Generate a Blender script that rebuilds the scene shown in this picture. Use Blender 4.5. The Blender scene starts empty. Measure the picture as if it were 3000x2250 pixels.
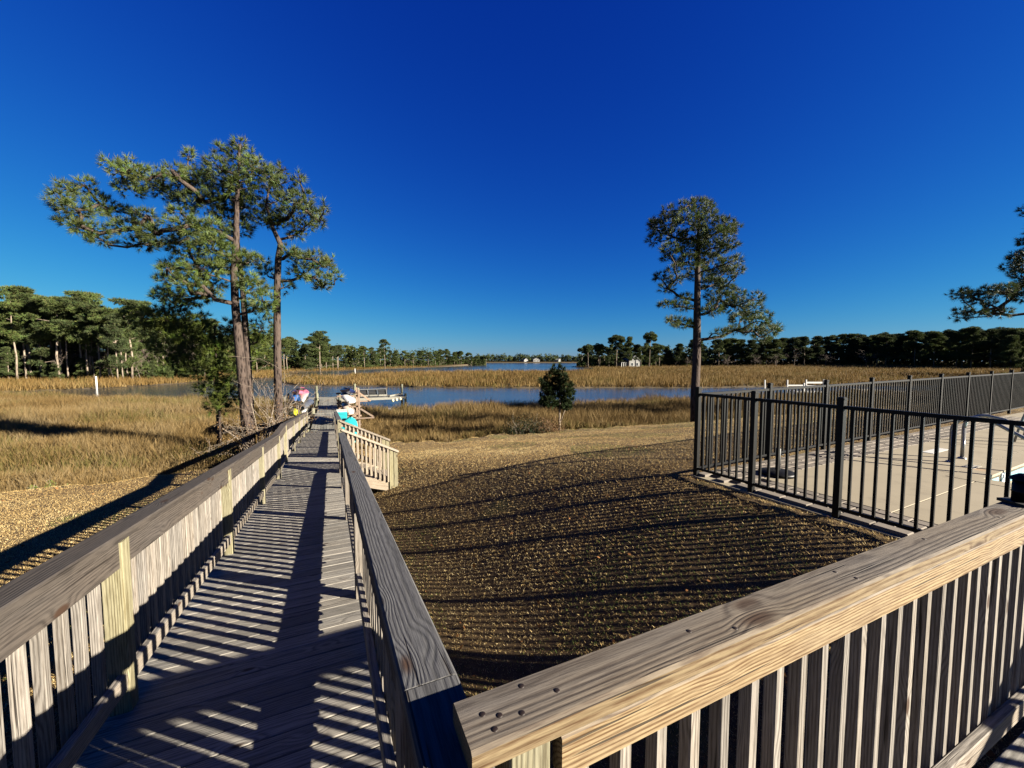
import bpy, math, random
import numpy as np
from mathutils import Vector, Matrix

random.seed(7)
RNG = np.random.default_rng(11)
S = bpy.context.scene
COL = S.collection
rad = math.radians

# ------------------------------------------------------------------ camera, sky, sun
CAMZ = 4.6
FPX = 1170.0
PITCH = math.atan((1125 - 1052) / FPX)
cam_d = bpy.data.cameras.new('camera')
cam = bpy.data.objects.new('camera', cam_d)
COL.objects.link(cam)
cam.location = (0, 0, CAMZ)
cam.rotation_euler = (rad(90) - PITCH, 0, 0)
cam_d.sensor_width = 36
cam_d.lens = 36 * FPX / 3000
cam_d.clip_start = 0.05
cam_d.clip_end = 5000
S.camera = cam

SUN_AZ, SUN_EL = rad(108), rad(20.0)
world = bpy.data.worlds.new('World')
S.world = world
world.use_nodes = True
wn = world.node_tree
bg = wn.nodes['Background']
sky = wn.nodes.new('ShaderNodeTexSky')
sky.sky_type = 'NISHITA'
sky.sun_disc = False
sky.sun_elevation = SUN_EL
sky.sun_rotation = SUN_AZ
sky.altitude = 0
sky.air_density = 1.0
sky.dust_density = 0.0
sky.ozone_density = 10.0


def wmath(op, a, b=0.0):
    nd = wn.nodes.new('ShaderNodeMath')
    nd.operation = op
    for i, v in enumerate((a, b)):
        if isinstance(v, float):
            nd.inputs[i].default_value = v
        else:
            wn.links.new(v, nd.inputs[i])
    return nd.outputs[0]


# the photograph's deep, saturated winter blue: one response curve per channel, the same in every direction
sep = wn.nodes.new('ShaderNodeSeparateColor')
com = wn.nodes.new('ShaderNodeCombineColor')
wn.links.new(sky.outputs[0], sep.inputs[0])
for i, (pw_, gain, top) in enumerate(((2.0, 1.7, .45), (1.65, 1.30, .74), (1.0, 1.16, .95))):
    x = wmath('MULTIPLY', wmath('POWER', wmath('MULTIPLY', sep.outputs[i], .15), pw_), gain / top)
    x = wmath('MULTIPLY', wmath('SUBTRACT', 1.0, wmath('EXPONENT', wmath('MULTIPLY', x, -1.0))), top * 1.53)
    wn.links.new(x, com.inputs[i])
wn.links.new(com.outputs[0], bg.inputs[0])
bg.inputs[1].default_value = 0.10

sun_d = bpy.data.lights.new('sun', 'SUN')
sun_d.energy = 5.0
sun_d.angle = rad(0.5)
sun_d.color = (1.0, 0.91, 0.76)
sun = bpy.data.objects.new('sun', sun_d)
COL.objects.link(sun)
SDIR = Vector((math.sin(SUN_AZ) * math.cos(SUN_EL), math.cos(SUN_AZ) * math.cos(SUN_EL), math.sin(SUN_EL)))
sun.rotation_euler = SDIR.to_track_quat('Z', 'Y').to_euler()
sun.location = SDIR * 60

S.view_settings.view_transform = 'Standard'
S.view_settings.look = 'None'
S.view_settings.gamma = 1
S.view_settings.use_curve_mapping = False
S.view_settings.exposure = 2.7
S.render.engine = 'CYCLES'
S.cycles.max_bounces = 6
S.cycles.use_denoising = True

# ------------------------------------------------------------------ helpers
cF = np.array([0, math.cos(PITCH), -math.sin(PITCH)])
cU = np.array([0, math.sin(PITCH), math.cos(PITCH)])


def at(px, py, Y):
    """a place Y metres ahead, from where it lies in the photograph (3000 px wide)"""
    d = cF + np.array([1., 0, 0]) * (px - 1500) / FPX + cU * (1125 - py) / FPX
    d = d * (Y / d[1])
    return Vector((d[0], d[1], d[2] + CAMZ))


class NT:
    def __init__(self, name):
        self.m = bpy.data.materials.new(name)
        self.m.use_nodes = True
        self.t = self.m.node_tree
        self.b = self.t.nodes['Principled BSDF']

    def put(self, sock, v):
        if isinstance(v, bpy.types.NodeSocket):
            self.t.links.new(v, sock)
        else:
            if sock.type == 'RGBA' and len(v) == 3:
                v = (*v, 1)
            sock.default_value = v

    def n(self, kind, out=0, props=None, **ins):
        nd = self.t.nodes.new('ShaderNode' + kind)
        for k, v in (props or {}).items():
            setattr(nd, k, v)
        for k, v in ins.items():
            k = int(k[1:]) if k[0] == '_' else k.replace('__', ' ')
            self.put(nd.inputs[k], v)
        return nd.outputs[out]

    def math(self, op, a, b=0.0, c=0.0, clamp=False):
        return self.n('Math', props={'operation': op, 'use_clamp': clamp}, _0=a, _1=b, _2=c)

    def mix(self, f, a, b, blend='MIX'):
        nd = self.t.nodes.new('ShaderNodeMix')
        nd.data_type = 'RGBA'
        nd.blend_type = blend
        self.put(nd.inputs[0], f)
        self.put(nd.inputs[6], a)
        self.put(nd.inputs[7], b)
        return nd.outputs[2]

    def ramp(self, f, a, b, lo=0.0, hi=1.0):
        return self.n('MapRange', props={'interpolation_type': 'SMOOTHSTEP'}, _0=f, _1=a, _2=b, _3=lo, _4=hi)

    def noise(self, vec, scale, detail=3.0, rough=.5, out=0):
        return self.n('TexNoise', out, Vector=vec, Scale=scale, Detail=detail, Roughness=rough)

    def bump(self, h, strength=.3, dist=.01):
        self.t.links.new(self.n('Bump', Strength=strength, Distance=dist, Height=h), self.b.inputs['Normal'])

    def fin(self, color=None, rough=.7, metal=0.0, spec=.3):
        if color is not None:
            self.put(self.b.inputs['Base Color'], color)
        self.put(self.b.inputs['Roughness'], rough)
        self.b.inputs['Metallic'].default_value = metal
        self.put(self.b.inputs['Specular IOR Level'], spec)
        return self.m


def plain(name, color, rough=.6, metal=0.0, spec=.4, var=.12, scale=6.0):
    color = tuple(v * (.9 if metal > .5 else .40) for v in color)
    t = NT(name)
    co = t.n('TexCoord', 3)
    f = t.noise(co, scale, 4)
    rnd = t.n('ObjectInfo', 5)
    f = t.math('ADD', f, t.math('MULTIPLY_ADD', rnd, .5, -.25))
    c = t.mix(f, tuple(x * (1 - var) for x in color), tuple(min(1, x * (1 + var)) for x in color))
    return t.fin(c, rough, metal, spec)


def wood(name, light, dark, grey, weather=.6, topgrey=.25, ring=.0085, knotcol=(.025, .012, .006), bump=.6, k=.6, knot=.13):
    light, dark, grey = (tuple(v * k * .64 for v in c) for c in (light, dark, grey))
    t = NT(name)
    co = t.n('TexCoord', 3)
    rnd = t.n('ObjectInfo', 5)
    sx = t.t.nodes.new('ShaderNodeSeparateXYZ')
    t.t.links.new(co, sx.inputs[0])
    x, y, z = sx.outputs
    r1 = t.math('FRACT', t.math('MULTIPLY', rnd, 13.7))
    r2 = t.math('FRACT', t.math('MULTIPLY', rnd, 71.3))
    xo = t.math('MULTIPLY_ADD', rnd, 57.0, x)

    def vec(a, b, c):
        return t.n('CombineXYZ', _0=a, _1=b, _2=c)

    def mul(a, k):
        return t.math('MULTIPLY', a, k)
    warp = t.noise(vec(mul(xo, .8), mul(y, 2.2), mul(z, 2.2)), 1.0, 2)
    vo = t.n('TexVoronoi', 0, Vector=vec(mul(xo, 2.6), mul(y, 7.5), t.math('MULTIPLY_ADD', z, 7.5, mul(r1, 9))), Scale=1.0)
    kn = t.ramp(vo, .02, .40, .024, 0)
    yy = t.math('ADD', y, t.math('MULTIPLY_ADD', r1, .14, -.07))
    zz = t.math('ADD', z, t.math('MULTIPLY_ADD', r2, .07, .025))
    dd = t.math('SQRT', t.math('ADD', t.math('MULTIPLY', yy, yy), t.math('MULTIPLY', zz, zz)))
    dd = t.math('ADD', t.math('ADD', dd, t.math('MULTIPLY_ADD', warp, .034, -.017)), kn)
    rg = t.math('SINE', t.math('MULTIPLY', dd, 6.2832 / ring))
    rg = t.math('MULTIPLY_ADD', rg, .5, .5)
    rg = t.math('POWER', rg, 1.7)
    fib = t.noise(vec(mul(xo, 11), mul(y, 230), mul(z, 230)), 1.0, 4, .65)
    big = t.noise(vec(mul(xo, 1.5), mul(y, 9), mul(z, 9)), 1.0, 3)
    crk = t.noise(vec(mul(xo, 1.6), mul(y, 75), mul(z, 75)), 1.0, 2)
    crk = t.ramp(crk, .66, .72)
    f = t.math('ADD', t.math('MULTIPLY', rg, .60), t.math('MULTIPLY_ADD', t.ramp(fib, .36, .64), .62, -.16), clamp=True)
    c = t.mix(f, light, dark)
    g2 = t.mix(f, tuple(v * 1.25 for v in grey), tuple(v * .55 for v in grey))
    nz = t.n('SeparateXYZ', 2, _0=t.n('NewGeometry', 1))
    wf = t.math('MULTIPLY_ADD', big, .9, weather - .45)
    wf = t.math('ADD', wf, t.ramp(nz, .4, .8, 0, topgrey))
    wf = t.math('ADD', wf, t.math('MULTIPLY_ADD', r2, .34, -.17), clamp=True)
    c = t.mix(wf, c, g2)
    c = t.mix(t.math('MULTIPLY', crk, .85), c, (.012, .009, .007))
    c = t.mix(t.ramp(vo, knot * .5, knot, .9, 0), c, knotcol)
    c = t.mix(1.0, c, t.n('CombineColor', _0=t.math('MULTIPLY_ADD', r1, .45, .75), _1=t.math('MULTIPLY_ADD', r1, .43, .76), _2=t.math('MULTIPLY_ADD', r1, .40, .78)), 'MULTIPLY')
    h = t.math('SUBTRACT', t.math('ADD', t.math('MULTIPLY', rg, -.35), t.math('MULTIPLY', fib, .6)), t.math('MULTIPLY', crk, 1.2))
    t.bump(h, bump, .004)
    return t.fin(c, .82, 0, .15)


M = {}
M['deck'] = wood('deck_wood', (.32, .285, .235), (.10, .083, .065), (.24, .225, .20), .65, .1, k=.85)
M['rail'] = wood('rail_wood', (.40, .33, .25), (.14, .10, .065), (.27, .25, .225), .5, .35)
M['cap'] = wood('cap_wood', (.56, .42, .235), (.19, .10, .04), (.30, .265, .235), .0, .75, .0095, k=.38, knot=.27)
M['capgrey'] = wood('grey_cap_wood', (.20, .19, .185), (.075, .07, .07), (.17, .17, .175), .75, .3, .010, k=.42, knot=.17)
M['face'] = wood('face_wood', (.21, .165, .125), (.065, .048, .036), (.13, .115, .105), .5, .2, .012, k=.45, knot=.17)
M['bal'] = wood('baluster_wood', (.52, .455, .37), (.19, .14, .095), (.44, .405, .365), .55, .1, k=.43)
M['post'] = wood('post_wood', (.46, .42, .25), (.20, .16, .07), (.38, .35, .26), .35, .1, k=.5)
M['stair'] = wood('stair_wood', (.60, .50, .375), (.31, .22, .14), (.46, .405, .34), .35, .1, k=.5)
M['dock'] = wood('dock_wood', (.46, .44, .36), (.27, .25, .20), (.40, .39, .34), .6, .2, k=.45)
M['pile'] = wood('piling_wood', (.33, .34, .21), (.15, .15, .09), (.22, .22, .17), .5, .0)
M['rack'] = wood('rack_wood', (.40, .28, .20), (.2, .12, .08), (.32, .26, .21), .3, .1)
M['black'] = plain('black_metal', (.006, .0062, .0066), .45, 0, .12)
M['blackmatte'] = plain('black_plastic', (.012, .012, .013), .6, 0, .3)
M['chrome'] = plain('brushed_steel', (.42, .42, .40), .3, .35, .5, .03)
M['white'] = plain('white_paint', (.78, .77, .73), .5, 0, .4, .05)
M['siding'] = plain('house_siding', (.27, .27, .26), .7, 0, .2, .05)
M['roof'] = plain('roof_shingle', (.30, .31, .31), .8, 0, .2, .15)
M['glass'] = plain('window_glass', (.03, .04, .05), .08, 0, .6, .05)
M['screw'] = plain('rusty_screw', (.02, .010, .007), .6, .2, .3)


def mat_concrete():
    t = NT('concrete')
    co = t.n('NewGeometry', 0)
    a = t.noise(co, 1.1, 4)
    b = t.noise(co, 60, 3)
    st = t.noise(co, .9, 2, .4)
    c = t.mix(a, (0.128, 0.1088, 0.0736), (0.1728, 0.1472, 0.1056))
    c = t.mix(t.math('MULTIPLY', t.ramp(b, .5, .8), .25), c, (.13, .11, .08))
    sm = t.noise(co, 2.7, 5, .65)
    c = t.mix(t.ramp(sm, .5, .75, 0, .45), c, (.085, .07, .05))
    c = t.mix(t.ramp(st, .70, .78, 0, .5), c, (.24, .12, .04))
    t.bump(b, .15, .004)
    return t.fin(c, .8, 0, .2)


def mat_paver():
    t = NT('paver_stone')
    co = t.n('NewGeometry', 0)
    rnd = t.n('ObjectInfo', 5)
    b = t.noise(co, 45, 4)
    c = t.mix(rnd, (0.064, 0.0544, 0.04352), (0.1216, 0.1024, 0.0832))
    c = t.mix(t.math('MULTIPLY', b, .6), c, (.07, .06, .05))
    t.bump(b, .3, .006)
    return t.fin(c, .85, 0, .2)


def mat_ground():
    t = NT('ground_soil')
    co = t.n('NewGeometry', 0)
    at_ = t.t.nodes.new('ShaderNodeAttribute')
    at_.attribute_name = 'zone'
    sep = t.t.nodes.new('ShaderNodeSeparateColor')
    t.t.links.new(at_.outputs['Color'], sep.inputs[0])
    lawn, mud, wood_ = sep.outputs
    n1 = t.noise(co, .35, 4)
    n2 = t.noise(co, 13, 5, .7)
    n4 = t.noise(t.n('Mapping', _0=co, _3=(1.0, 2.2, 1.0)), 5.5, 5, .75)
    n3 = t.noise(co, 55, 4, .7)
    gr = t.noise(co, .55, 3)
    br = t.noise(co, .23, 4, .6)
    straw = t.mix(n1, (.085, .055, .025), (.05, .032, .016))  # thatch and soil tone, darkened to hold the shade among the blades
    straw = t.mix(t.ramp(n2, .42, .68), straw, (.12, .085, .04))
    straw = t.mix(t.ramp(n3, .45, .62, 0, .7), straw, (0.0504, 0.0324, 0.01584))
    straw = t.mix(t.ramp(n4, .46, .70, 0, .6), straw, (.035, .022, .012))
    straw = t.mix(t.ramp(br, .45, .70, 0, .5), straw, (.04, .025, .013))
    straw = t.mix(t.ramp(gr, .60, .72, 0, .5), straw, (.06, .075, .02))
    marsh = t.mix(n2, (0.032, 0.0224, 0.0096), (0.064, 0.0448, 0.0192))
    mudc = t.mix(n2, (.035, .028, .02), (.06, .048, .032))
    flo = t.mix(n2, (.06, .04, .022), (.15, .10, .055))
    c = t.mix(lawn, marsh, straw)
    c = t.mix(mud, c, mudc)
    c = t.mix(wood_, c, flo)
    h = t.math('ADD', t.math('MULTIPLY', n2, .5), n3)
    t.bump(h, .2, .012)
    return t.fin(c, .95, 0, .1)


def mat_water():
    t = NT('tidal_water')
    co = t.n('NewGeometry', 0)
    mp = t.n('Mapping', _0=co, _3=(.55, 1.5, 1))
    a = t.noise(mp, 1.6, 4, .6)
    b = t.noise(mp, .22, 3)
    h = t.math('ADD', t.math('MULTIPLY', a, .35), t.math('MULTIPLY', b, .8))
    t.bump(h, .5, .12)
    return t.fin((.022, .026, .026), .18, 0, .42)


TINT = {'marsh_grass': .37, 'dry_lawn': .72, 'pine_needles': .62, 'far_foliage': .88, 'young_pine_needles': .6, 'cedar_foliage': .42, 'withered_leaves': .5}


def mat_tint(name, base, rough=.75, spec=.2, trans=0.0):
    """base colour varied by the mesh's own 'tint' colours"""
    t = NT(name)
    base = tuple(v * TINT.get(name, .6) * .64 for v in base)
    a = t.t.nodes.new('ShaderNodeAttribute')
    a.attribute_name = 'tint'
    rnd = t.n('ObjectInfo', 5)
    c = t.mix(1.0, a.outputs['Color'], base, 'MULTIPLY')
    k = t.math('MULTIPLY_ADD', rnd, .5, .75)
    c = t.mix(1.0, c, t.n('CombineColor', _0=k, _1=k, _2=t.math('MULTIPLY_ADD', rnd, .2, .9)), 'MULTIPLY')
    m = t.fin(c, rough, 0, spec)
    if trans:
        tr = t.n('BsdfTranslucent', Color=c)
        mx = t.n('MixShader', _0=trans, _1=t.b.outputs[0], _2=tr)
        t.t.links.new(mx, t.t.nodes['Material Output'].inputs['Surface'])
    return m


def mat_bark(name, a, b, sc=9.0):
    t = NT(name)
    co = t.n('TexCoord', 3)
    mp = t.n('Mapping', _0=co, _3=(1, 1, .35))
    v = t.n('TexVoronoi', 0, Vector=mp, Scale=sc)
    n = t.noise(mp, sc * 3, 4)
    f = t.math('MULTIPLY', t.ramp(v, .05, .55), t.math('ADD', n, .35), clamp=True)
    c = t.mix(f, a, b)
    t.bump(f, .9, .03)
    return t.fin(c, .9, 0, .1)


M['concrete'] = mat_concrete()
M['paver'] = mat_paver()
M['ground'] = mat_ground()
M['water'] = mat_water()
M['reed'] = mat_tint('marsh_grass', (1, 1, 1), .8, .15, .25)
M['lawnblade'] = mat_tint('dry_lawn', (1, 1, 1), .85, .1, .2)
M['needle'] = mat_tint('pine_needles', (.100, .138, .030), .6, .25, .15)
M['needle2'] = mat_tint('young_pine_needles', (.15, .20, .025), .6, .25, .25)
M['farleaf'] = mat_tint('far_foliage', (.070, .090, .030), .8, .1, .15)
M['cedar'] = mat_tint('cedar_foliage', (.035, .055, .018), .8, .1, .1)
M['brownleaf'] = mat_tint('withered_leaves', (.26, .15, .07), .8, .1, .2)
M['bark'] = mat_bark('pine_bark', (.0095, .0070, .0058), (.047, .035, .029))
M['barkfar'] = mat_bark('far_bark', (0.0512, 0.03968, 0.03072), (0.1536, 0.1248, 0.096), 3.0)
M['twig'] = mat_bark('bare_branch', (0.0448, 0.03328, 0.02368), (0.1536, 0.1248, 0.096), 20.0)
M['twigfar'] = plain('far_twigs', (.20, .16, .13), .9, 0, .1)


def text_mesh(body, size, mat):
    cu = bpy.data.curves.new('lettering', 'FONT')
    cu.body, cu.size, cu.align_x, cu.align_y, cu.extrude = body, size, 'CENTER', 'CENTER', .0008
    o = bpy.data.objects.new('lettering', cu)
    COL.objects.link(o)
    bpy.context.view_layer.update()
    me = bpy.data.meshes.new_from_object(o.evaluated_get(bpy.context.evaluated_depsgraph_get()))
    bpy.data.objects.remove(o)
    me.materials.clear()
    me.materials.append(mat)
    return me


class MB:
    def __init__(self):
        self.v, self.f, self.c = [], [], []

    def quadbox(self, c, s):
        x, y, z = c
        a, b, d = s[0] / 2, s[1] / 2, s[2] / 2
        n = len(self.v)
        self.v += [(x + i * a, y + j * b, z + k * d) for i in (-1, 1) for j in (-1, 1) for k in (-1, 1)]
        self.f += [tuple(n + q for q in f) for f in ((0, 1, 3, 2), (4, 6, 7, 5), (0, 4, 5, 1), (2, 3, 7, 6), (0, 2, 6, 4), (1, 5, 7, 3))]

    def prism(self, poly, z0, z1):
        """poly: ccw (x, y)"""
        n, k = len(self.v), len(poly)
        self.v += [(x, y, z0) for x, y in poly] + [(x, y, z1) for x, y in poly]
        self.f += [tuple(n + i for i in reversed(range(k))), tuple(n + k + i for i in range(k))]
        self.f += [(n + i, n + (i + 1) % k, n + k + (i + 1) % k, n + k + i) for i in range(k)]

    def tube(self, pts, rs, sides=6, caps=True):
        pts = [Vector(p) for p in pts]
        n0 = len(self.v)
        for i, p in enumerate(pts):
            d = (pts[min(i + 1, len(pts) - 1)] - pts[max(i - 1, 0)]).normalized()
            a = Vector((0, 0, 1)) if abs(d.z) < .9 else Vector((1, 0, 0))
            e1 = d.cross(a).normalized()
            e2 = d.cross(e1)
            for k in range(sides):
                q = 2 * math.pi * k / sides
                self.v.append(tuple(p + (e1 * math.cos(q) + e2 * math.sin(q)) * rs[i]))
        for i in range(len(pts) - 1):
            for k in range(sides):
                a, b = n0 + i * sides + k, n0 + i * sides + (k + 1) % sides
                self.f.append((a, b, b + sides, a + sides))
        if caps:
            self.f.append(tuple(n0 + k for k in reversed(range(sides))))
            self.f.append(tuple(n0 + (len(pts) - 1) * sides + k for k in range(sides)))

    def lathe(self, prof, sides=24, c=(0, 0, 0)):
        n0 = len(self.v)
        for r, z in prof:
            for k in range(sides):
                q = 2 * math.pi * k / sides
                self.v.append((c[0] + r * math.cos(q), c[1] + r * math.sin(q), c[2] + z))
        for i in range(len(prof) - 1):
            for k in range(sides):
                a, b = n0 + i * sides + k, n0 + i * sides + (k + 1) % sides
                self.f.append((a, b, b + sides, a + sides))

    def mesh(self, name, mat, smooth=False):
        me = bpy.data.meshes.new(name)
        me.from_pydata(self.v, [], self.f)
        me.materials.append(mat)
        if smooth:
            me.polygons.foreach_set('use_smooth', [True] * len(me.polygons))
        me.update()
        return me


W = {}      # world matrices, by object


def tag(o, label=None, cat=None, group=None, kind=None):
    for k, v in (('label', label), ('category', cat), ('group', group), ('kind', kind)):
        if v:
            o[k] = v
    return o


def root(name, loc, label, cat, group=None, rz=0.0):
    o = bpy.data.objects.new(name, None)
    COL.objects.link(o)
    o.empty_display_size = .2
    o.location = loc
    o.rotation_euler = (0, 0, rz)
    W[o] = Matrix.Translation(Vector(loc)) @ Matrix.Rotation(rz, 4, 'Z')
    return tag(o, label, cat, group)


def put(name, me, parent=None, mw=None):
    """links mesh data as an object whose world matrix is mw"""
    o = bpy.data.objects.new(name, me)
    COL.objects.link(o)
    mw = mw if mw is not None else Matrix.Identity(4)
    W[o] = mw
    if parent is not None:
        o.parent = parent
        mw = W[parent].inverted() @ mw
    o.matrix_local = mw
    return o


_bm = {}


def board_mesh(L, w, h, mat, ch=.004):
    key = (round(L, 3), round(w, 4), round(h, 4), mat.name)
    if key not in _bm:
        a, b = w / 2, h / 2
        ch = min(ch, a * .5, b * .5)
        sec = [(-a + ch, -b), (a - ch, -b), (a, -b + ch), (a, b - ch), (a - ch, b), (-a + ch, b), (-a, b - ch), (-a, -b + ch)]
        m = MB()
        m.v = [(0, y, z) for y, z in sec] + [(L, y, z) for y, z in sec]
        m.f = [tuple(reversed(range(8)))[::-1][::-1], tuple(range(8, 16))] + [(i, (i + 1) % 8, 8 + (i + 1) % 8, 8 + i) for i in range(8)]
        _bm[key] = m.mesh('board', mat)
    return _bm[key]


def frame(p0, p1, up=(0, 0, 1)):
    p0, p1 = Vector(p0), Vector(p1)
    x = (p1 - p0).normalized()
    z = Vector(up)
    z = (z - x * z.dot(x)).normalized()
    y = z.cross(x)
    m = Matrix((x, y, z)).transposed().to_4x4()
    m.translation = p0
    return m


def board(parent, name, p0, p1, w, h, mat, up=(0, 0, 1), ch=.004):
    L = (Vector(p1) - Vector(p0)).length
    return put(name, board_mesh(L, w, h, mat, ch), parent, frame(p0, p1, up))


def smoothstep(a, b, x):
    t = np.clip((x - a) / (b - a), 0, 1)
    return t * t * (3 - 2 * t)


def raw_mesh(name, V, F, mat, tint=None, smooth=False):
    """V (n,3), F (m,k) numpy; tint (n,3) point colours"""
    me = bpy.data.meshes.new(name)
    n, (m, k) = len(V), F.shape
    me.vertices.add(n)
    me.vertices.foreach_set('co', np.asarray(V, np.float32).ravel())
    me.loops.add(m * k)
    me.loops.foreach_set('vertex_index', F.astype(np.int32).ravel())
    me.polygons.add(m)
    me.polygons.foreach_set('loop_start', np.arange(0, m * k, k, dtype=np.int32))
    me.polygons.foreach_set('loop_total', np.full(m, k, np.int32))
    if smooth:
        me.polygons.foreach_set('use_smooth', np.ones(m, bool))
    me.update()
    if tint is not None:
        a = me.color_attributes.new('tint', 'FLOAT_COLOR', 'POINT')
        a.data.foreach_set('color', np.concatenate([tint, np.ones((n, 1))], 1).astype(np.float32).ravel())
    me.materials.append(mat)
    return me


# ------------------------------------------------------------------ terrain
wx, wy = -.4155, .9096          # along the boardwalk
WV, RV = Vector((wx, wy, 0)), Vector((wy, -wx, 0))


def P(u, v, z):
    return Vector((u * wx + v * wy, u * wy - v * wx, z))


DECK = CAMZ - 1.65
U1, U2, U3, U4, U5, U6 = .9, 9.45, 10.9, 20.9, 27.6, 37.6
G1 = .0983


def deck_z(u):
    za = DECK - G1 * (U2 - U1)
    zb = CAMZ - 3.40
    if u <= U1:
        return DECK
    if u <= U2:
        return DECK - G1 * (u - U1)
    if u <= U3:
        return za
    if u <= U4:
        return za + (zb - za) * (u - U3) / (U4 - U3)
    return zb


VL, VR = -.985, .15             # inner faces of the two railings
DOCKZ = deck_z(30)

# pool terrace axes: corner, along the near fence, along the far fence
KC = Vector((2.84, 6.06, 0))
PA, PB = Vector((.45, -.893, 0)), Vector((.893, .45, 0))
POOLZ = CAMZ - 1.75


LAWN_X = [-90, -60, -30, -12, -9, -7.5, 0, 4.7, 10, 20, 40, 90, 200]
LAWN_Y = [-12, -3, 5, 9.4, 12.2, 16.3, 19.6, 21.4, 22.0, 23.5, 27, 40, 60]
CREEK = np.array([(-72, 53), (-58, 47), (-40, 42), (-30, 40), (-20, 37), (-11, 33), (-5, 34), (0, 36.5), (3.5, 37.5), (9, 39.5), (16, 42), (42, 50), (90, 58), (200, 80),
                  (200, 100), (90, 74), (45, 65), (20, 63.5), (0, 63), (-20, 66), (-38, 70), (-46, 78), (-52, 92), (-66, 96), (-64, 84), (-62, 74), (-64, 62)], float)
RIVER = np.array([(-70, 118), (-54, 98), (-44, 105), (-36, 134), (0, 146), (25, 150), (36, 176), (42, 205), (34, 232), (52, 262), (130, 480), (-160, 486),
                  (-60, 400), (-22, 325), (-41, 240), (-64, 172), (-76, 142)], float)


def lawn_z(x, y):
    """bank falling from the pool terrace to the low lawn; higher ground left of the boardwalk"""
    x = np.clip(x, -70, 70)
    y = np.clip(y, -10, 34)
    u = x * wx + y * wy
    v = x * wy - y * wx
    rx, ry = x - KC.x, y - KC.y
    p = -(rx * PB.x + ry * PB.y)
    q = -(rx * PA.x + ry * PA.y)
    soft = lambda d: .5 * (d + np.sqrt(d * d + .02))
    dp, dq = .385 * soft(p - .1), .17 * soft(q - .3)
    bank = 2.94 - .5 * (dp + dq + np.sqrt((dp - dq) ** 2 + .05))
    low = np.clip(1.30 - .045 * (u - 8), .92, 1.9)
    right = .5 * (bank + low + np.sqrt((bank - low) ** 2 + .06))
    left = np.clip(2.42 - .105 * (u - 4.4), .95, 2.5)
    k = smoothstep(-1.9, .5, v)
    z = left * (1 - k) + np.minimum(right, 2.8) * k
    return z + .02 * np.sin(x * 1.1 + .6 * y) * np.sin(y * .9 - .3 * x) + .008 * np.sin(3.1 * x + 1) * np.sin(2.7 * y)


def poly_sd(x, y, poly):
    """signed distance, negative inside"""
    best = np.full(x.shape, 1e18)
    ins = np.zeros(x.shape, bool)
    k = len(poly)
    for i in range(k):
        (x0, y0), (x1, y1) = poly[i], poly[(i + 1) % k]
        dx, dy = x1 - x0, y1 - y0
        t = np.clip(((x - x0) * dx + (y - y0) * dy) / (dx * dx + dy * dy), 0, 1)
        best = np.minimum(best, (x - x0 - t * dx) ** 2 + (y - y0 - t * dy) ** 2)
        c = ((y0 > y) != (y1 > y))
        with np.errstate(divide='ignore', invalid='ignore'):
            ins ^= c & (x < (x1 - x0) * (y - y0) / (y1 - y0 + 1e-12) + x0)
    d = np.sqrt(best)
    return np.where(ins, -d, d)


def wob(x, y):
    return .9 * np.sin(x * .31 + 1.3 * np.sin(y * .17)) + .6 * np.sin(y * .43 + x * .21) + .35 * np.sin(x * 1.3 + y * .9)


def lawn_sd(x, y):
    return (y - np.interp(x, LAWN_X, LAWN_Y)) * .85 + .3 * np.sin(x * 1.7) + .22 * np.sin(x * 4.1 + 1) + .15 * np.sin(x * 9.3 + 2)


def Q(s, t, z=0.0):
    p = KC + PA * s + PB * t
    return Vector((p.x, p.y, POOLZ + z))


def ground_z(x, y):
    x, y = np.asarray(x, float), np.asarray(y, float)
    sd = lawn_sd(x, y)
    cr = poly_sd(x + .0, y + wob(x, y) * .5, CREEK)
    rv = poly_sd(x, y + wob(x * .4, y * .4), RIVER)
    wd = np.minimum(cr, rv)
    marsh = .16 + .05 * np.sin(x * .7) * np.sin(y * .6)
    far = smoothstep(230, 300, np.hypot(x, y))
    marsh = marsh + far * 1.0
    z = lawn_z(x, y) * (1 - smoothstep(-.8, 2.2, sd)) + marsh * smoothstep(-.8, 2.2, sd)
    z = z * smoothstep(-1.2, .35, wd) + (-.8) * (1 - smoothstep(-1.2, .35, wd))
    # hollow of the swimming pool
    rx, ry = x - KC.x, y - KC.y
    s = rx * PA.x + ry * PA.y
    t = rx * PB.x + ry * PB.y
    pool = (s > 1.9) & (s < 9) & (t > 3.3) & (t < 14)
    z = np.where(pool, np.minimum(z, .9), z)
    return z, sd, wd


def gz(x, y):
    return float(ground_z(np.array([x]), np.array([y]))[0][0])


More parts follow.
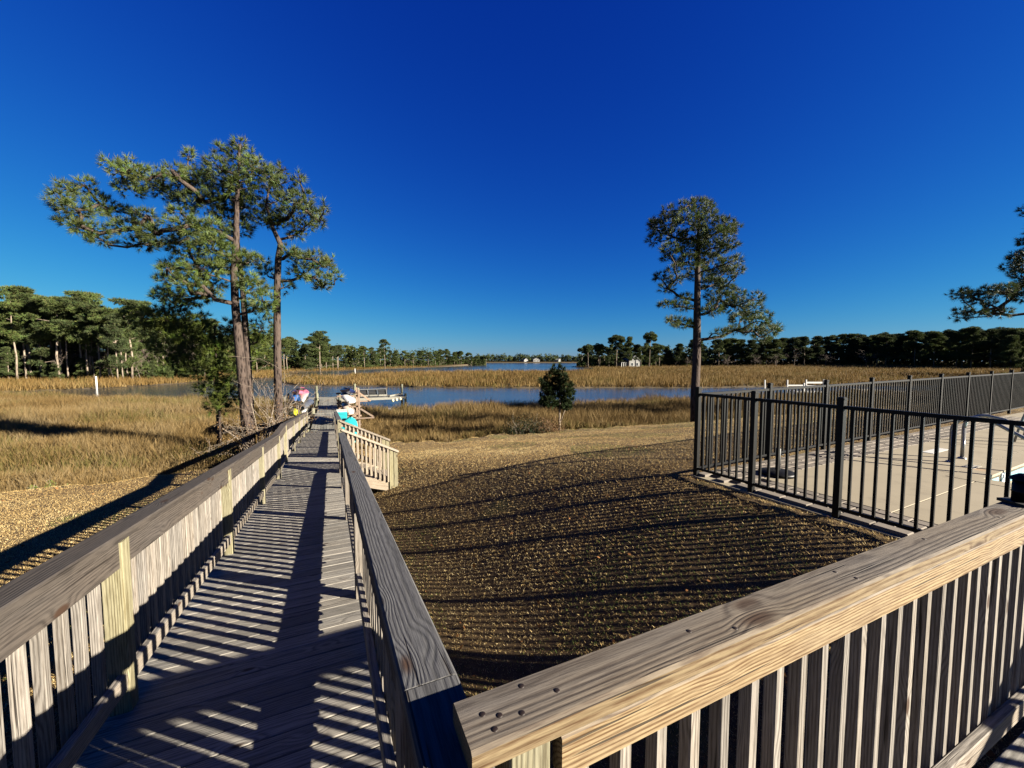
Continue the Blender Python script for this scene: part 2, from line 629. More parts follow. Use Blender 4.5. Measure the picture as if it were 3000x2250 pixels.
def build_ground():
    xs = np.concatenate([np.linspace(-700, -160, 14)[:-1], np.linspace(-160, -60, 40)[:-1], np.linspace(-60, -16, 60)[:-1], np.linspace(-16, 18, 100)[:-1],
                         np.linspace(18, 60, 50)[:-1], np.linspace(60, 160, 40)[:-1], np.linspace(160, 700, 14)])
    ys = np.concatenate([np.linspace(-60, -2, 14)[:-1], np.linspace(-2, 26, 85)[:-1], np.linspace(26, 100, 110)[:-1], np.linspace(100, 330, 90)[:-1], np.linspace(330, 900, 30)])
    X, Y = np.meshgrid(xs, ys)
    z, sd, wd = ground_z(X, Y)
    nx, ny = len(xs), len(ys)
    V = np.stack([X, Y, z], -1).reshape(-1, 3)
    i = np.arange(nx - 1)[None] + nx * np.arange(ny - 1)[:, None]
    F = np.stack([i, i + 1, i + 1 + nx, i + nx], -1).reshape(-1, 4)
    me = raw_mesh('ground', V, F, M['ground'], smooth=True)
    c = np.zeros((V.shape[0], 4), np.float32)
    c[:, 0] = 1 - smoothstep(-.3, .6, sd.ravel())
    c[:, 1] = (1 - smoothstep(-.2, .9, wd.ravel())) * (sd.ravel() > 1)
    a = me.color_attributes.new('zone', 'FLOAT_COLOR', 'POINT')
    a.data.foreach_set('color', c.ravel())
    tag(put('ground', me), 'dry straw-coloured lawn and marsh ground', None, None, 'structure')
    m = MB()
    m.v = [(-1500, -20, 0), (1500, -20, 0), (1500, 2500, 0), (-1500, 2500, 0)]
    m.f = [(0, 1, 2, 3)]
    tag(put('water', m.mesh('water', M['water'])), 'tidal creek and river with wind ripples', None, None, 'structure')


build_ground()

# ------------------------------------------------------------------ boardwalk
BOARD_ = root('boardwalk', P(5, -.4, gz(*P(5, -.4, 0)[:2])), 'long weathered wooden boardwalk ramp running down to the dock', 'boardwalk')
PW = .1425
u = -2.06
while u < U4 - .02:
    z = deck_z(u + PW / 2)
    g = (deck_z(u + PW) - deck_z(u)) / PW
    j = random.uniform(-.006, .006)
    vr = VR + .095
    if u < .60:
        board(BOARD_, 'plank', P(u + PW / 2, VR + .17, DECK - .2), P(u + PW / 2, 5.2, DECK - .2), PW - .006, .038, M['deck'])
    zz = z - .019 + random.uniform(-.0012, .0012)
    board(BOARD_, 'plank', P(u + PW / 2, VL - .11 + j, zz), P(u + PW / 2, vr + j, zz), PW - .006, .038, M['deck'], up=Vector((-wx * g, -wy * g, 1)))
    u += PW
# joists, rim boards and support posts below
segs = [(-2.0, U1), (U1, U2), (U2, U3), (U3, U4)]
for a, b in segs:
    for v in (VL - .07, (VL + VR) / 2, VR + .06):
        board(BOARD_, 'joist', P(a, v, deck_z(a) - .04 - .1), P(b, v, deck_z(b) - .04 - .1), .045, .19, M['face'])
for u in (.3, 2.64, 4.95, 7.25, 9.5, 10.85, 13.2, 15.6, 18.0, 20.3):
    for v in (VL - .13, VR + .12):
        p = P(u, v, 0)
        board(BOARD_, 'support_post', (p.x, p.y, gz(p.x, p.y) - .3), (p.x, p.y, deck_z(u) - .06), .1, .1, M['rail'], up=RV)
for v in (1.6, 3.2):
    p = P(.55, v, 0)
    board(BOARD_, 'support_post', (p.x, p.y, gz(p.x, p.y) - .3), (p.x, p.y, DECK - .24), .1, .1, M['rail'], up=RV)
board(BOARD_, 'joist', P(.62, VR + .2, DECK - .33), P(.62, 5.1, DECK - .33), .045, .19, M['face'])

RH = .92        # top of the railing over the deck
CAPW, CAPT = .13, .042


def walk_rail(name, side, stretches, posts, label, capmat, facemat, balmat, RH=.92):
    """side -1: left of the boardwalk, +1: right; inner face at VL or VR"""
    vi = VL if side < 0 else VR
    ua = stretches[0][0]
    rt = root(name, P(ua, vi, deck_z(ua)), label, 'railing')

    def V(d):
        return vi + side * d
    for a, b in stretches:
        L = b - a
        k = max(1, round(L / 4.6))
        cuts = [a + L * i / k for i in range(k + 1)]
        for c0, c1 in zip(cuts[:-1], cuts[1:]):
            e = .0015
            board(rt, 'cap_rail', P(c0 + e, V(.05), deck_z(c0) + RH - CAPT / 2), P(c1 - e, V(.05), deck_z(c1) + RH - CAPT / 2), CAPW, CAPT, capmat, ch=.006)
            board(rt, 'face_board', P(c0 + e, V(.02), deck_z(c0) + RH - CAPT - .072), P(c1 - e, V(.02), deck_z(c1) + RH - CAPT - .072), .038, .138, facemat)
            board(rt, 'bottom_rail', P(c0 + e, V(.018), deck_z(c0) + .165), P(c1 - e, V(.018), deck_z(c1) + .165), .038, .089, M['rail'])
        n = int((L - .06) / .128)
        for i in range(n + 1):
            uu = a + .05 + (L - .1) * i / max(n, 1) + random.uniform(-.005, .005)
            if any(abs(uu - q) < .06 for q in posts):
                continue
            dz = deck_z(uu)
            lean = random.uniform(-.006, .006)
            board(rt, 'baluster', P(uu, V(.060), dz + .135 + random.uniform(-.012, .012)), P(uu + lean, V(.060), dz + RH - CAPT - .003), .038, .038, balmat, up=RV)
    for q in posts:
        dz = deck_z(q)
        board(rt, 'post', P(q, V(.035), dz - .06), P(q, V(.035), dz + RH - CAPT - .004), .09, .09, M['post'] if side < 0 else M['rail'], up=RV, ch=.006)
    return rt


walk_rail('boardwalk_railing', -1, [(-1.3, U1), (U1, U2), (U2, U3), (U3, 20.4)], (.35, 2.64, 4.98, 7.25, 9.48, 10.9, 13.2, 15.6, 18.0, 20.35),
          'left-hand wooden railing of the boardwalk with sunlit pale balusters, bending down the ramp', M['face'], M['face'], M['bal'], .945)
walk_rail('boardwalk_railing', 1, [(-1.2, U1), (U1, U2 - .02)], (-.9, 1.02, 3.3, 5.6, 7.7, 9.38),
          'right-hand boardwalk railing with dark grey cap, ending where the stairs go down', M['capgrey'], M['face'], M['bal'], .885)
walk_rail('boardwalk_railing', 1, [(U3 + .04, 19.8)], (U3 + .09, 13.2, 15.6, 18.0, 19.75),
          'right-hand lower boardwalk railing between the stairs and the kayak rack', M['capgrey'], M['face'], M['bal'])


# front railing, square to the boardwalk
def front_rail():
    uc = .705
    v0, v1 = .215, 4.6
    rt = root('deck_railing', P(uc, 1, DECK), 'golden weathered deck railing crossing the lower right foreground, rusty screws in its cap', 'railing')
    up = (0, 0, 1)
    zt = DECK + .942
    T = .05
    cap = board(rt, 'cap_rail', P(uc, v0, zt - T / 2), P(uc, v1, zt - T / 2), .124, T, M['cap'], ch=.007)
    board(rt, 'face_board', P(uc - .042, v0 + .19, zt - T - .046), P(uc - .042, v1, zt - T - .046), .038, .092, M['cap'])
    board(rt, 'back_board', P(uc + .035, v0 + .02, zt - T - .046), P(uc + .035, v1, zt - T - .046), .036, .088, M['rail'])
    board(rt, 'bottom_rail', P(uc - .042, v0 + .1, DECK - .06), P(uc - .042, v1, DECK - .06), .038, .089, M['rail'])
    v = v0 + .27
    while v < v1:
        board(rt, 'baluster', P(uc - .003, v, DECK - .1), P(uc - .003 + random.uniform(-.004, .004), v, zt - T - .003), .038, .038, M['bal'], up=WV)
        v += .1145
    board(rt, 'post', P(uc - .005, v0 + .125, DECK - .3), P(uc - .005, v0 + .125, zt - T - .003), .09, .09, M['post'], up=WV)
    # screws, sunk heads seen as small dark discs
    m = MB()
    m.lathe([(.0001, .0016), (.0046, .0014), (.0064, .0006), (.0068, -.002)], 14)
    sc = m.mesh('screw_head', M['screw'], True)
    for dv, du in ((.055, -.034), (.045, .006), (.118, -.024), (.146, .036), (.21, -.006), (.62, .012), (.74, -.03), (1.3, .02), (1.32, -.03), (1.9, .015), (2.5, -.02), (.075, -.01)):
        p = P(uc + du, v0 + dv, zt)
        put('screw', sc, cap, Matrix.Translation(p))
    return rt


front_rail()


def side_rail():
    v, ua, ub = 4.66, -1.95, .66
    rt = root('deck_railing', P(-.5, v, DECK), 'wooden deck railing beyond the right edge of the picture', 'railing')
    zt = DECK + .942
    board(rt, 'cap_rail', P(ua, v, zt - .02), P(ub + .1, v, zt - .02), .13, .042, M['cap'])
    board(rt, 'face_board', P(ua, v - .045, zt - .09), P(ub, v - .045, zt - .09), .038, .092, M['rail'])
    board(rt, 'bottom_rail', P(ua, v - .045, DECK - .06), P(ub, v - .045, DECK - .06), .038, .089, M['rail'])
    uu = ua + .06
    while uu < ub:
        board(rt, 'baluster', P(uu, v, DECK - .1), P(uu, v, zt - .045), .038, .038, M['bal'], up=RV)
        uu += .128


side_rail()
# small dark lantern standing on the far end of the cap
lp = P(.705, 3.06, DECK + .942)
lt = root('rail_lantern', lp, 'small black lantern standing on the golden railing at the right edge', 'lantern')
m = MB(); m.quadbox((0, 0, .008), (.11, .11, .014)); put('base', m.mesh('base', M['blackmatte']), lt, Matrix.Translation(lp))
m = MB(); m.lathe([(.001, .015), (.034, .015), (.034, .06), (.038, .062), (.034, .066), (.034, .12), (.001, .12)], 20); put('body', m.mesh('body', M['black'], True), lt, Matrix.Translation(lp))
m = MB(); m.lathe([(.046, .12), (.042, .132), (.016, .15), (.001, .153)], 20); put('lid', m.mesh('lid', M['black'], True), lt, Matrix.Translation(lp))


# ------------------------------------------------------------------ stairs off the landing
def stairs():
    za = deck_z(10)
    run, n = 1.02, 5
    foot = P(10.2, VR + .1 + run, 0)
    zg = gz(foot.x, foot.y)
    rt = root('wooden_stairs', (foot.x, foot.y, zg), 'short flight of pale wooden stairs with railings from boardwalk to lawn', 'stairs')
    rise = (za - zg) / n
    dv = run / (n - 1)
    ua, ub = U2 + .06, U3 - .04
    v0 = VR + .1
    for i in range(n - 1):
        z = za - rise * (i + 1)
        for k in (0, 1):
            board(rt, 'tread', P(ua, v0 + dv * i + .07 + .142 * k, z - .019), P(ub, v0 + dv * i + .07 + .142 * k, z - .019), .138, .038, M['stair'])
        board(rt, 'riser', P(ua + .03, v0 + dv * i + .01, z + rise / 2 - .02), P(ub - .03, v0 + dv * i + .01, z + rise / 2 - .02), .02, rise - .05, M['stair'])
    for uu in (ua - .025, ub + .025):
        board(rt, 'stringer', P(uu, v0 - .02, za - .16), P(uu, v0 + run + .1, zg + .02), .04, .235, M['stair'])
    for uu, sg in ((ua - .03, -1), (ub + .03, 1)):
        vt, vb = v0 - .05, v0 + run + .02
        zt, zb = za + .94, zg + .92

        def zz(v):
            return zt + (zb - zt) * (v - vt) / (vb - vt)
        board(rt, 'handrail', P(uu, vt, zz(vt)), P(uu, vb + .12, zz(vb + .12)), .14, .038, M['stair'], ch=.006)
        board(rt, 'upper_rail', P(uu, vt + .02, zz(vt + .02) - .075), P(uu, vb, zz(vb) - .075), .038, .1, M['stair'])
        board(rt, 'lower_rail', P(uu, vt + .1, zz(vt + .1) - .74), P(uu, vb, zz(vb) - .74), .038, .1, M['stair'])
        k = 10
        for i in range(k):
            v = vt + .13 + (vb - vt - .25) * i / (k - 1)
            board(rt, 'baluster', P(uu - .038 * 1, v, zz(v) - .80), P(uu - .038, v, zz(v) - .03), .036, .036, M['stair'], up=RV)
        for o in (0, .1):
            board(rt, 'newel_post', P(uu, vb - .045 + o * .97, zg - .25), P(uu, vb - .045 + o * .97, zz(vb - .045 + o) - .025), .09, .088, M['post'], up=RV)
        board(rt, 'newel_post', P(uu, v0 - .06, za - .2), P(uu, v0 - .06, zz(v0 - .06) + .02), .09, .09, M['post'], up=RV)


stairs()

# ------------------------------------------------------------------ dock
dk = root('dock', P(30, -.3, -.6), 'grey wooden dock on pilings reaching out over the creek', 'dock')
for (ua, ub, va, vb, nb) in ((U4 + .01, U5 - .01, VL + .08, VR + .06, 8), (U5 + .01, U6, -.82, .46, 9)):
    wv = (vb - va) / nb
    for sec in range(2):
        a = ua + (ub - ua) * sec / 2 + .004
        b = ua + (ub - ua) * (sec + 1) / 2 - .004
        for i in range(nb):
            v = va + wv * (i + .5)
            z = DOCKZ - .02 + random.uniform(-.002, .002)
            board(dk, 'plank', P(a, v, z), P(b, v, z), wv - .012, .036, M['dock'])
    for v in (va + .1, vb - .1):
        board(dk, 'joist', P(ua, v, DOCKZ - .15), P(ub, v, DOCKZ - .15), .045, .2, M['face'])
    board(dk, 'cross_beam', P(ub - .06, va - .05, DOCKZ + .004), P(ub - .06, vb + .05, DOCKZ + .004), .09, .03, M['dock'])
HZ = DOCKZ - .05
for i in range(18):         # platform across the end
    uu = U6 + .08 + i * .142
    board(dk, 'plank', P(uu, -2.7, HZ - .02), P(uu, 6.4, HZ - .02), .134, .036, M['dock'])
board(dk, 'fascia', P(U6 - .005, -2.75, HZ - .13), P(U6 - .005, 6.4, HZ - .13), .035, .2, M['dock'])


def piling(u_, v_, top, r=.11, mat='pile'):
    m = MB()
    m.tube([(0, 0, -1.2), (0, 0, top - .015), (0, 0, top)], [r, r * .97, r * .85], 12)
    put('piling', m.mesh('piling', M[mat]), dk, Matrix.Translation(P(u_, v_, 0)))


for uu, vv, tp in ((21.2, -1.06, DOCKZ + .05), (24.5, -1.06, DOCKZ + .05), (27.7, -1.0, DOCKZ + .35), (33, -.98, DOCKZ + .5), (36.9, -1.0, DOCKZ + .55), (37.4, -1.05, DOCKZ + 1.15),
                   (21.2, .38, DOCKZ + .02), (24.5, .42, DOCKZ + .1), (29.2, .56, DOCKZ + .62), (33.4, .6, DOCKZ + .3), (37.3, .72, DOCKZ + .5), (38.2, 2.0, DOCKZ + 1.2),
                   (38.6, 2.3, DOCKZ + .8), (40, 6.4, DOCKZ + .95), (38, 6.4, DOCKZ + .2), (40.2, -2.6, DOCKZ + .8), (40.2, 2, DOCKZ + .2), (38, -2.6, DOCKZ + .7), (36, -1.9, DOCKZ + .9)):
    piling(uu, vv, tp)
board(dk, 'edge_beam', P(37.5, 4.9, HZ + .1), P(39.6, 6.35, HZ + .1), .09, .14, M['dock'])

bn = root('dock_bench', P(38.2, 3.5, HZ), 'built-in dock bench with dark backrest panels in a pale frame over the creek', 'bench')
va, vb = 2.35, 4.75
for i in range(4):
    v = va + (vb - va) * i / 3
    board(bn, 'leg', P(38.2, v, HZ), P(38.2, v, HZ + .26), .09, .04, M['dock'], up=RV)
    board(bn, 'back_support', P(38.14, v, HZ + .06), P(37.90, v - .1, HZ + .72), .09, .04, M['dock'], up=RV)
for i in range(3):
    a, b = va + (vb - va) * i / 3 + .05, va + (vb - va) * (i + 1) / 3 - .05
    for k in range(3):
        f = .34 + k * .24
        c0 = Vector(P(38.17, a, HZ + .06)).lerp(P(37.95, a - .08, HZ + .72), f)
        c1 = Vector(P(38.17, b, HZ + .06)).lerp(P(37.95, b - .08, HZ + .72), f)
        board(bn, 'back_slat', c0, c1, .02, .15, M['blackmatte'])
    for k in range(2):
        board(bn, 'seat_board', P(37.80 + .15 * k, a, HZ + .17), P(37.80 + .15 * k, b, HZ + .17), .14, .12, M['dock'])
board(bn, 'top_rail', P(37.88, va - .13, HZ + .745), P(37.88, vb - .06, HZ + .745), .14, .036, M['dock'])
fl = root('floating_platform', P(36.4, 4.0, -.12), 'pale grey floating platform in the creek below the dock bench', 'platform')
m = MB(); m.quadbox((0, 0, .26), (2.2, 1.5, .16)); fo = put('deck', m.mesh('deck', plain('grey_float', (.42, .44, .48), .6)), fl, Matrix.Translation(P(36.4, 4.0, -.12)) @ Matrix.Rotation(math.atan2(-wx, wy), 4, 'Z'))
m = MB(); m.quadbox((0, 0, .09), (2.0, 1.3, .22)); put('float', m.mesh('float', M['blackmatte']), fl, W[fo])
for i, lb in enumerate(('first of three cream buoys under the dock beam, nearest the bench', 'middle one of three cream buoys under the dock beam', 'last of three cream buoys under the dock beam, by the end post')):
    p = P(37.3, 5.15 + .33 * i, HZ - .30 + .06 * i)
    m = MB()
    m.lathe([(.001, -.14), (.07, -.125), (.115, -.06), (.125, .02), (.09, .10), (.04, .13), (.035, .16), (.001, .16)], 14)
    tag(put('mooring_buoy', m.mesh('mooring_buoy', plain('cream_buoy', (.75, .68, .45), .5), True), None, Matrix.Translation(p)), lb, 'buoy', 'cream buoys hung under the dock')


# ------------------------------------------------------------------ kayaks and racks
def kayak(p, ang, roll, pitch, colors, label, L=3.0, wid=.74, cockpit=True, name='kayak', group='kayaks stored on the racks'):
    hull, deck, dark = colors
    rt = root(name, p, label, 'kayak', group)
    mw = Matrix.Translation(p) @ Matrix.Rotation(ang, 4, 'Z') @ Matrix.Rotation(pitch, 4, 'Y') @ Matrix.Rotation(roll, 4, 'X')
    n = 17
    secs = []
    for i in range(n):
        t = -1 + 2 * i / (n - 1)
        hw = wid / 2 * max(.03, (1 - abs(t) ** 2.4)) ** .75
        rise = .16 * abs(t) ** 3
        secs.append((t * L / 2, hw, rise))

    def loft(ring, closed):
        m = MB()
        k = len(ring(secs[0]))
        for s in secs:
            m.v += [(s[0], y, z) for y, z in ring(s)]
        for i in range(n - 1):
            for j in range(k if closed else k - 1):
                a, b = i * k + j, i * k + (j + 1) % k
                m.f.append((a, a + k, b + k, b))
        return m

    def hullring(s):
        x, hw, r = s
        return [(hw * math.sin(q), r * .9 - .02 - (.20 - .5 * r) * math.cos(q)) for q in np.linspace(-1.5, 1.5, 11)]

    def deckring(s):
        x, hw, r = s
        h = .11 * (1 - .5 * abs(x / L * 2)) * min(1, hw / .15)
        return [(hw * 1.015 * c, r * .9 - .015 + h * (1 - c * c) - (0 if abs(c) < .99 else .02)) for c in np.linspace(1, -1, 9)]
    put('hull', loft(hullring, False).mesh('hull', hull, True), rt, mw)
    put('deck', loft(deckring, False).mesh('deck', deck, True), rt, mw)
    if cockpit:
        m = MB()
        pts = [(.62 * math.cos(q) - .05, .23 * math.sin(q), .112 + .012) for q in np.linspace(0, 2 * math.pi, 25)]
        m.tube(pts, [.018] * 25, 6, False)
        ck = put('cockpit_rim', m.mesh('cockpit_rim', dark, True), rt, mw)
        m = MB()
        m.v = [(.60 * math.cos(q) - .05, .215 * math.sin(q), .113) for q in np.linspace(0, 2 * math.pi, 24, endpoint=False)]
        m.f = [tuple(range(24))]
        put('cockpit_cover', m.mesh('cockpit_cover', M['blackmatte']), ck, mw)
    for s in (-1, 1):
        m = MB()
        x = s * (L / 2 - .06)
        m.tube([(x - .03 * s, -.02, .13), (x + .03 * s, -.02, .17), (x + .03 * s, .02, .17), (x - .03 * s, .02, .13)], [.008] * 4, 5)
        put('grab_handle', m.mesh('grab_handle', M['blackmatte'], True), rt, mw)
    return rt


def col(name, c, r=.35):
    return plain(name, c, r, 0, .5, .06, 2)


C_TEAL = col('turquoise_plastic', (.03, .56, .62)); C_WHITE = col('white_plastic', (.78, .77, .75)); C_NAVY = col('navy_plastic', (.015, .03, .12))
C_PINK = col('pink_plastic', (.75, .18, .28)); C_BLUE = col('blue_plastic', (.01, .16, .55)); C_SILV = plain('aluminium', (.55, .52, .46), .35, .6, .5, .1)
C_YEL = col('yellow_plastic', (.70, .68, .02)); C_BEIGE = col('beige_plastic', (.60, .50, .42)); C_GREY = col('slate_plastic', (.10, .11, .13))
WA = math.atan2(wy, wx)         # heading along the boardwalk
RQ = math.atan2(-wx, wy)


def rack(name, u0, vs, label, mat, tops, arms):
    rt = root(name, P(u0, vs[0], 0), label, 'rack')
    for uu in (u0, u0 + 1.9):
        for v, tp in zip(vs, tops):
            p = P(uu, v, 0)
            board(rt, 'post', (p.x, p.y, gz(p.x, p.y) - .3), (p.x, p.y, tp), .09, .09, mat, up=RV)
        for z in arms:
            board(rt, 'arm', P(uu + .065, vs[0] - .12, z), P(uu + .065, vs[-1] + .12, z), .038, .09, mat)
    for z in (arms[0] - .45,):
        for v in vs:
            board(rt, 'side_rail', P(u0 - .05, v + .065, z), P(u0 + 1.95, v + .065, z), .038, .09, mat)
    return rt


# right of the dock
rk = rack('kayak_rack', 22.3, (.42, 1.36), 'reddish brown timber kayak rack right of the boardwalk', M['rack'], (2.35, 3.0), (1.62, 2.12, 2.68))
board(rk, 'brace', P(22.2, 1.42, 2.0), P(22.2, .75, 1.35), .038, .09, M['rack'])
board(rk, 'brace', P(22.2, 1.42, 2.0), P(22.2, 2.05, 1.55), .038, .09, M['rack'])
board(rk, 'brace', P(24.1, 1.42, 2.75), P(24.1, 2.1, 2.2), .038, .09, M['rack'])
board(rk, 'arm', P(22.2, .6, 1.5), P(22.2, 2.1, 1.5), .038, .07, M['rack'])
board(rk, 'arm', P(24.15, .6, 2.2), P(24.15, 2.1, 2.2), .038, .07, M['rack'])
kayak(P(23.3, .88, 2.92), WA, .15, .04, (C_NAVY, C_NAVY, M['blackmatte']), 'navy blue kayak on the top tier of the right-hand rack', 2.7, .8)
kayak(P(23.1, .86, 2.50), WA, math.pi + .5, .0, (C_WHITE, C_NAVY, M['blackmatte']), 'white-hulled kayak with navy deck on the middle tier of the right-hand rack', 3.0, .86)
kayak(P(23.1, .84, 1.92), WA, math.pi + .6, .0, (C_BEIGE, C_NAVY, M['blackmatte']), 'beige and dark blue kayak on the lower tier of the right-hand rack', 3.0, .8)
kp = P(20.6, 1.0, 0)
kp = P(20.4, .74, 0)
kayak(Vector((kp.x, kp.y, 1.02)), WA + .1, math.pi - .3, 1.1, (C_TEAL, C_TEAL, M['blackmatte']), 'bright turquoise kayak leaning beside the lower boardwalk railing', 2.1, .95)
# left of the dock
rack('kayak_rack', 22.6, (-2.05, -1.1), 'grey timber kayak rack left of the boardwalk', M['dock'], (2.75, 2.3), (1.62, 2.2))
kayak(P(23.6, -1.42, 2.92), WA, .1, .0, (C_PINK, C_PINK, M['blackmatte']), 'pink and red kayak on top of the left-hand rack', 2.8, .8)
kayak(P(23.2, -1.62, 2.62), WA, math.pi - .75, .0, (C_BLUE, C_BLUE, M['blackmatte']), 'bright blue kayak on edge on the left-hand rack', 2.6, .66)
kayak(P(23.1, -1.28, 2.60), WA, math.pi - .55, .0, (C_SILV, C_SILV, M['blackmatte']), 'silvery grey kayak on edge beside the blue one', 2.8, .7)
kayak(P(23.3, -1.2, 2.28), WA, math.pi - .1, .0, (C_GREY, C_GREY, M['blackmatte']), 'slate grey kayak below the silvery one on the left-hand rack', 2.9, .85)
kayak(P(23.0, -1.62, 1.95), WA, math.pi - .8, .0, (C_YEL, C_YEL, M['blackmatte']), 'yellow kayak on edge on the lowest tier of the left-hand rack', 2.6, .66)
kayak(P(23.0, -1.26, 1.95), WA, math.pi - .85, .0, (C_WHITE, C_WHITE, M['blackmatte']), 'white kayak on edge beside the yellow one', 2.6, .66)

# warning sign
sp = P(20.2, .47, 0)
sz = CAMZ - 2.35
sg = root('warning_sign', Vector((sp.x, sp.y, gz(sp.x, sp.y))), 'turquoise notice board with white WARNING header beside the boardwalk end', 'sign')
m = MB(); m.quadbox((0, 0, 0), (.46, .02, .52))
sm = Matrix.Translation(Vector((sp.x, sp.y, sz - .26))) @ Matrix.Rotation(RQ - .12, 4, 'Z')
sb = put('board', m.mesh('board', C_TEAL), sg, sm)
m = MB(); m.quadbox((0, -.0125, .2), (.46, .004, .12)); put('header', m.mesh('header', M['white']), sb, sm)
put('lettering', text_mesh('WARNING', .098, plain('sign_ink', (.05, .04, .10), .6)), sb, sm @ Matrix.Translation((0, -.0160, .2)) @ Matrix.Rotation(rad(90), 4, 'X'))
for k, (wd_, zz_) in enumerate(((.38, .09), (.36, .03), (.40, -.04), (.34, -.10), (.3, -.16))):
    m = MB(); m.quadbox((-.02 + .01 * k, -.0125, zz_), (wd_, .004, .018)); put('text_line', m.mesh('text_line', plain('sign_text', (.01, .16, .2), .6)), sb, sm)
board(sg, 'post', (sp.x, sp.y + .06, gz(sp.x, sp.y) - .3), (sp.x, sp.y + .06, sz), .08, .08, M['rail'], up=RV)


# ------------------------------------------------------------------ pool terrace
pt = MB()
PS0, PT0 = 2.1, 3.5
dkz = root('pool_terrace', Q(1, 2, -.12), 'concrete pool terrace', None)
del dkz['label']
dkz['kind'] = 'structure'
# body below the paving (left of the pool, beyond it)
for (s0, s1, t0, t1) in ((-.06, PS0, -.06, 24), (PS0, 9, -.06, PT0)):
    m = MB()
    m.prism([tuple(Q(s, t)[:2]) for s, t in ((s0, t0), (s1, t0), (s1, t1), (s0, t1))], POOLZ - .45, POOLZ - .035)
    put('footing', m.mesh('footing', M['concrete']), dkz)


def slab(s0, s1, t0, t1, name, mat, z0=-.034, z1=0.0, g=.004):
    m = MB()
    c = .006
    s0, s1, t0, t1 = s0 + g, s1 - g, t0 + g, t1 - g
    lo = [tuple(Q(s, t)[:2]) for s, t in ((s0, t0), (s1, t0), (s1, t1), (s0, t1))]
    hi = [tuple(Q(s, t)[:2]) for s, t in ((s0 + c, t0 + c), (s1 - c, t0 + c), (s1 - c, t1 - c), (s0 + c, t1 - c))]
    m.v = [(x, y, POOLZ + z0) for x, y in lo] + [(x, y, POOLZ + z1 - c) for x, y in lo] + [(x, y, POOLZ + z1) for x, y in hi]
    m.f = [(3, 2, 1, 0), (8, 9, 10, 11)] + [(i + 4 * k, (i + 1) % 4 + 4 * k, (i + 1) % 4 + 4 * k + 4, i + 4 * k + 4) for k in (0, 1) for i in range(4)]
    return put(name, m.mesh(name, mat), dkz)


BW = .62        # paved border along the fences
# pavers of one size, a shared mesh: running bond
pm = MB()
pl, pw, c = .305 - .014, .155 - .014, .008
pm.v = [(x * pl / 2, y * pw / 2, z) for z, in ((-.034,), (-c,)) for x, y in ((-1, -1), (1, -1), (1, 1), (-1, 1))] + [(x * (pl / 2 - c), y * (pw / 2 - c), 0) for x, y in ((-1, -1), (1, -1), (1, 1), (-1, 1))]
pm.f = [(3, 2, 1, 0), (8, 9, 10, 11)] + [(i + 4 * k, (i + 1) % 4 + 4 * k, (i + 1) % 4 + 4 * k + 4, i + 4 * k + 4) for k in (0, 1) for i in range(4)]
pme = pm.mesh('paver', M['paver'])
angB = math.atan2(PB.y, PB.x)
angA = math.atan2(PA.y, PA.x)
for row in range(4):
    s = -.0 + .155 * (row + .5)
    t = (.15 if row % 2 else 0.0)
    while t < 13.6:
        put('paver', pme, dkz, Matrix.Translation(Q(s, t + .155, random.uniform(-.003, .002))) @ Matrix.Rotation(angB, 4, 'Z'))
        t += .305
    t = .155 * (row + .5)
    s = BW + (.15 if row % 2 else 0.0)
    while s < 5.2:
        put('paver', pme, dkz, Matrix.Translation(Q(s + .155, t, random.uniform(-.003, .002))) @ Matrix.Rotation(angA, 4, 'Z'))
        s += .305
for i, (s0, s1, t0, t1) in enumerate(((BW, 2.1, BW, 3.5), (2.1, 4.6, BW, 3.2), (4.6, 7, BW, 3.2), (7, 9, BW, 3.2), (BW, 1.8, 3.5, 6.6), (BW, 1.8, 6.6, 9.8), (BW, 1.8, 9.8, 13), (BW, 1.8, 13, 16.5), (-.06, 1.8, 16.5, 24))):
    slab(s0, s1, t0, t1, 'concrete_slab', M['concrete'])
# pool shell, coping, water
pool = root('swimming_pool', Q(4, 6, -1.2), 'corner of a swimming pool with cream wall and pale blue water behind the fence', 'pool')
cream = plain('pool_plaster', (.72, .66, .47), .7, 0, .2, .05)
C2 = plain('pool_tile', (.35, .60, .66), .3, 0, .5, .08)
for (s0, s1, t0, t1, nm, z0, z1, mt) in ((1.8, 2.1, 3.5, 13.8, 'coping', -.2, .004, M['concrete']), (2.1, 9, 3.2, 3.5, 'coping', -.2, .004, M['concrete']),
                                         (1.86, 2.1, 3.26, 13.8, 'wall', -1.3, -.202, cream), (2.1, 9, 3.26, 3.5, 'wall', -1.3, -.202, cream),
                                         (2.1, 9, 3.5, 13.8, 'floor', -1.4, -1.3, C2)):
    m = MB()
    m.prism([tuple(Q(s, t)[:2]) for s, t in ((s0, t0), (s1, t0), (s1, t1), (s0, t1))], POOLZ + z0, POOLZ + z1)
    put(nm, m.mesh(nm, mt), pool)
m = MB()
m.prism([tuple(Q(s, t)[:2]) for s, t in ((1.8, 3.2), (2.1, 3.2), (2.1, 3.5), (1.8, 3.5))], POOLZ - .2, POOLZ + .004)
put('coping', m.mesh('coping', M['concrete']), pool)
m = MB(); m.quadbox((0, 0, 0), (.17, .012, .17))
tm = Matrix.Translation(Q(2.107, 4.35, -.105)) @ Matrix.Rotation(angB, 4, 'Z')
tl = put('depth_tile', m.mesh('depth_tile', M['white']), pool, tm)
put('depth_number', text_mesh('5', .13, plain('tile_ink', (.02, .03, .04), .5)), tl, tm @ Matrix.Translation((0, -.0085, 0)) @ Matrix.Rotation(rad(90), 4, 'X'))
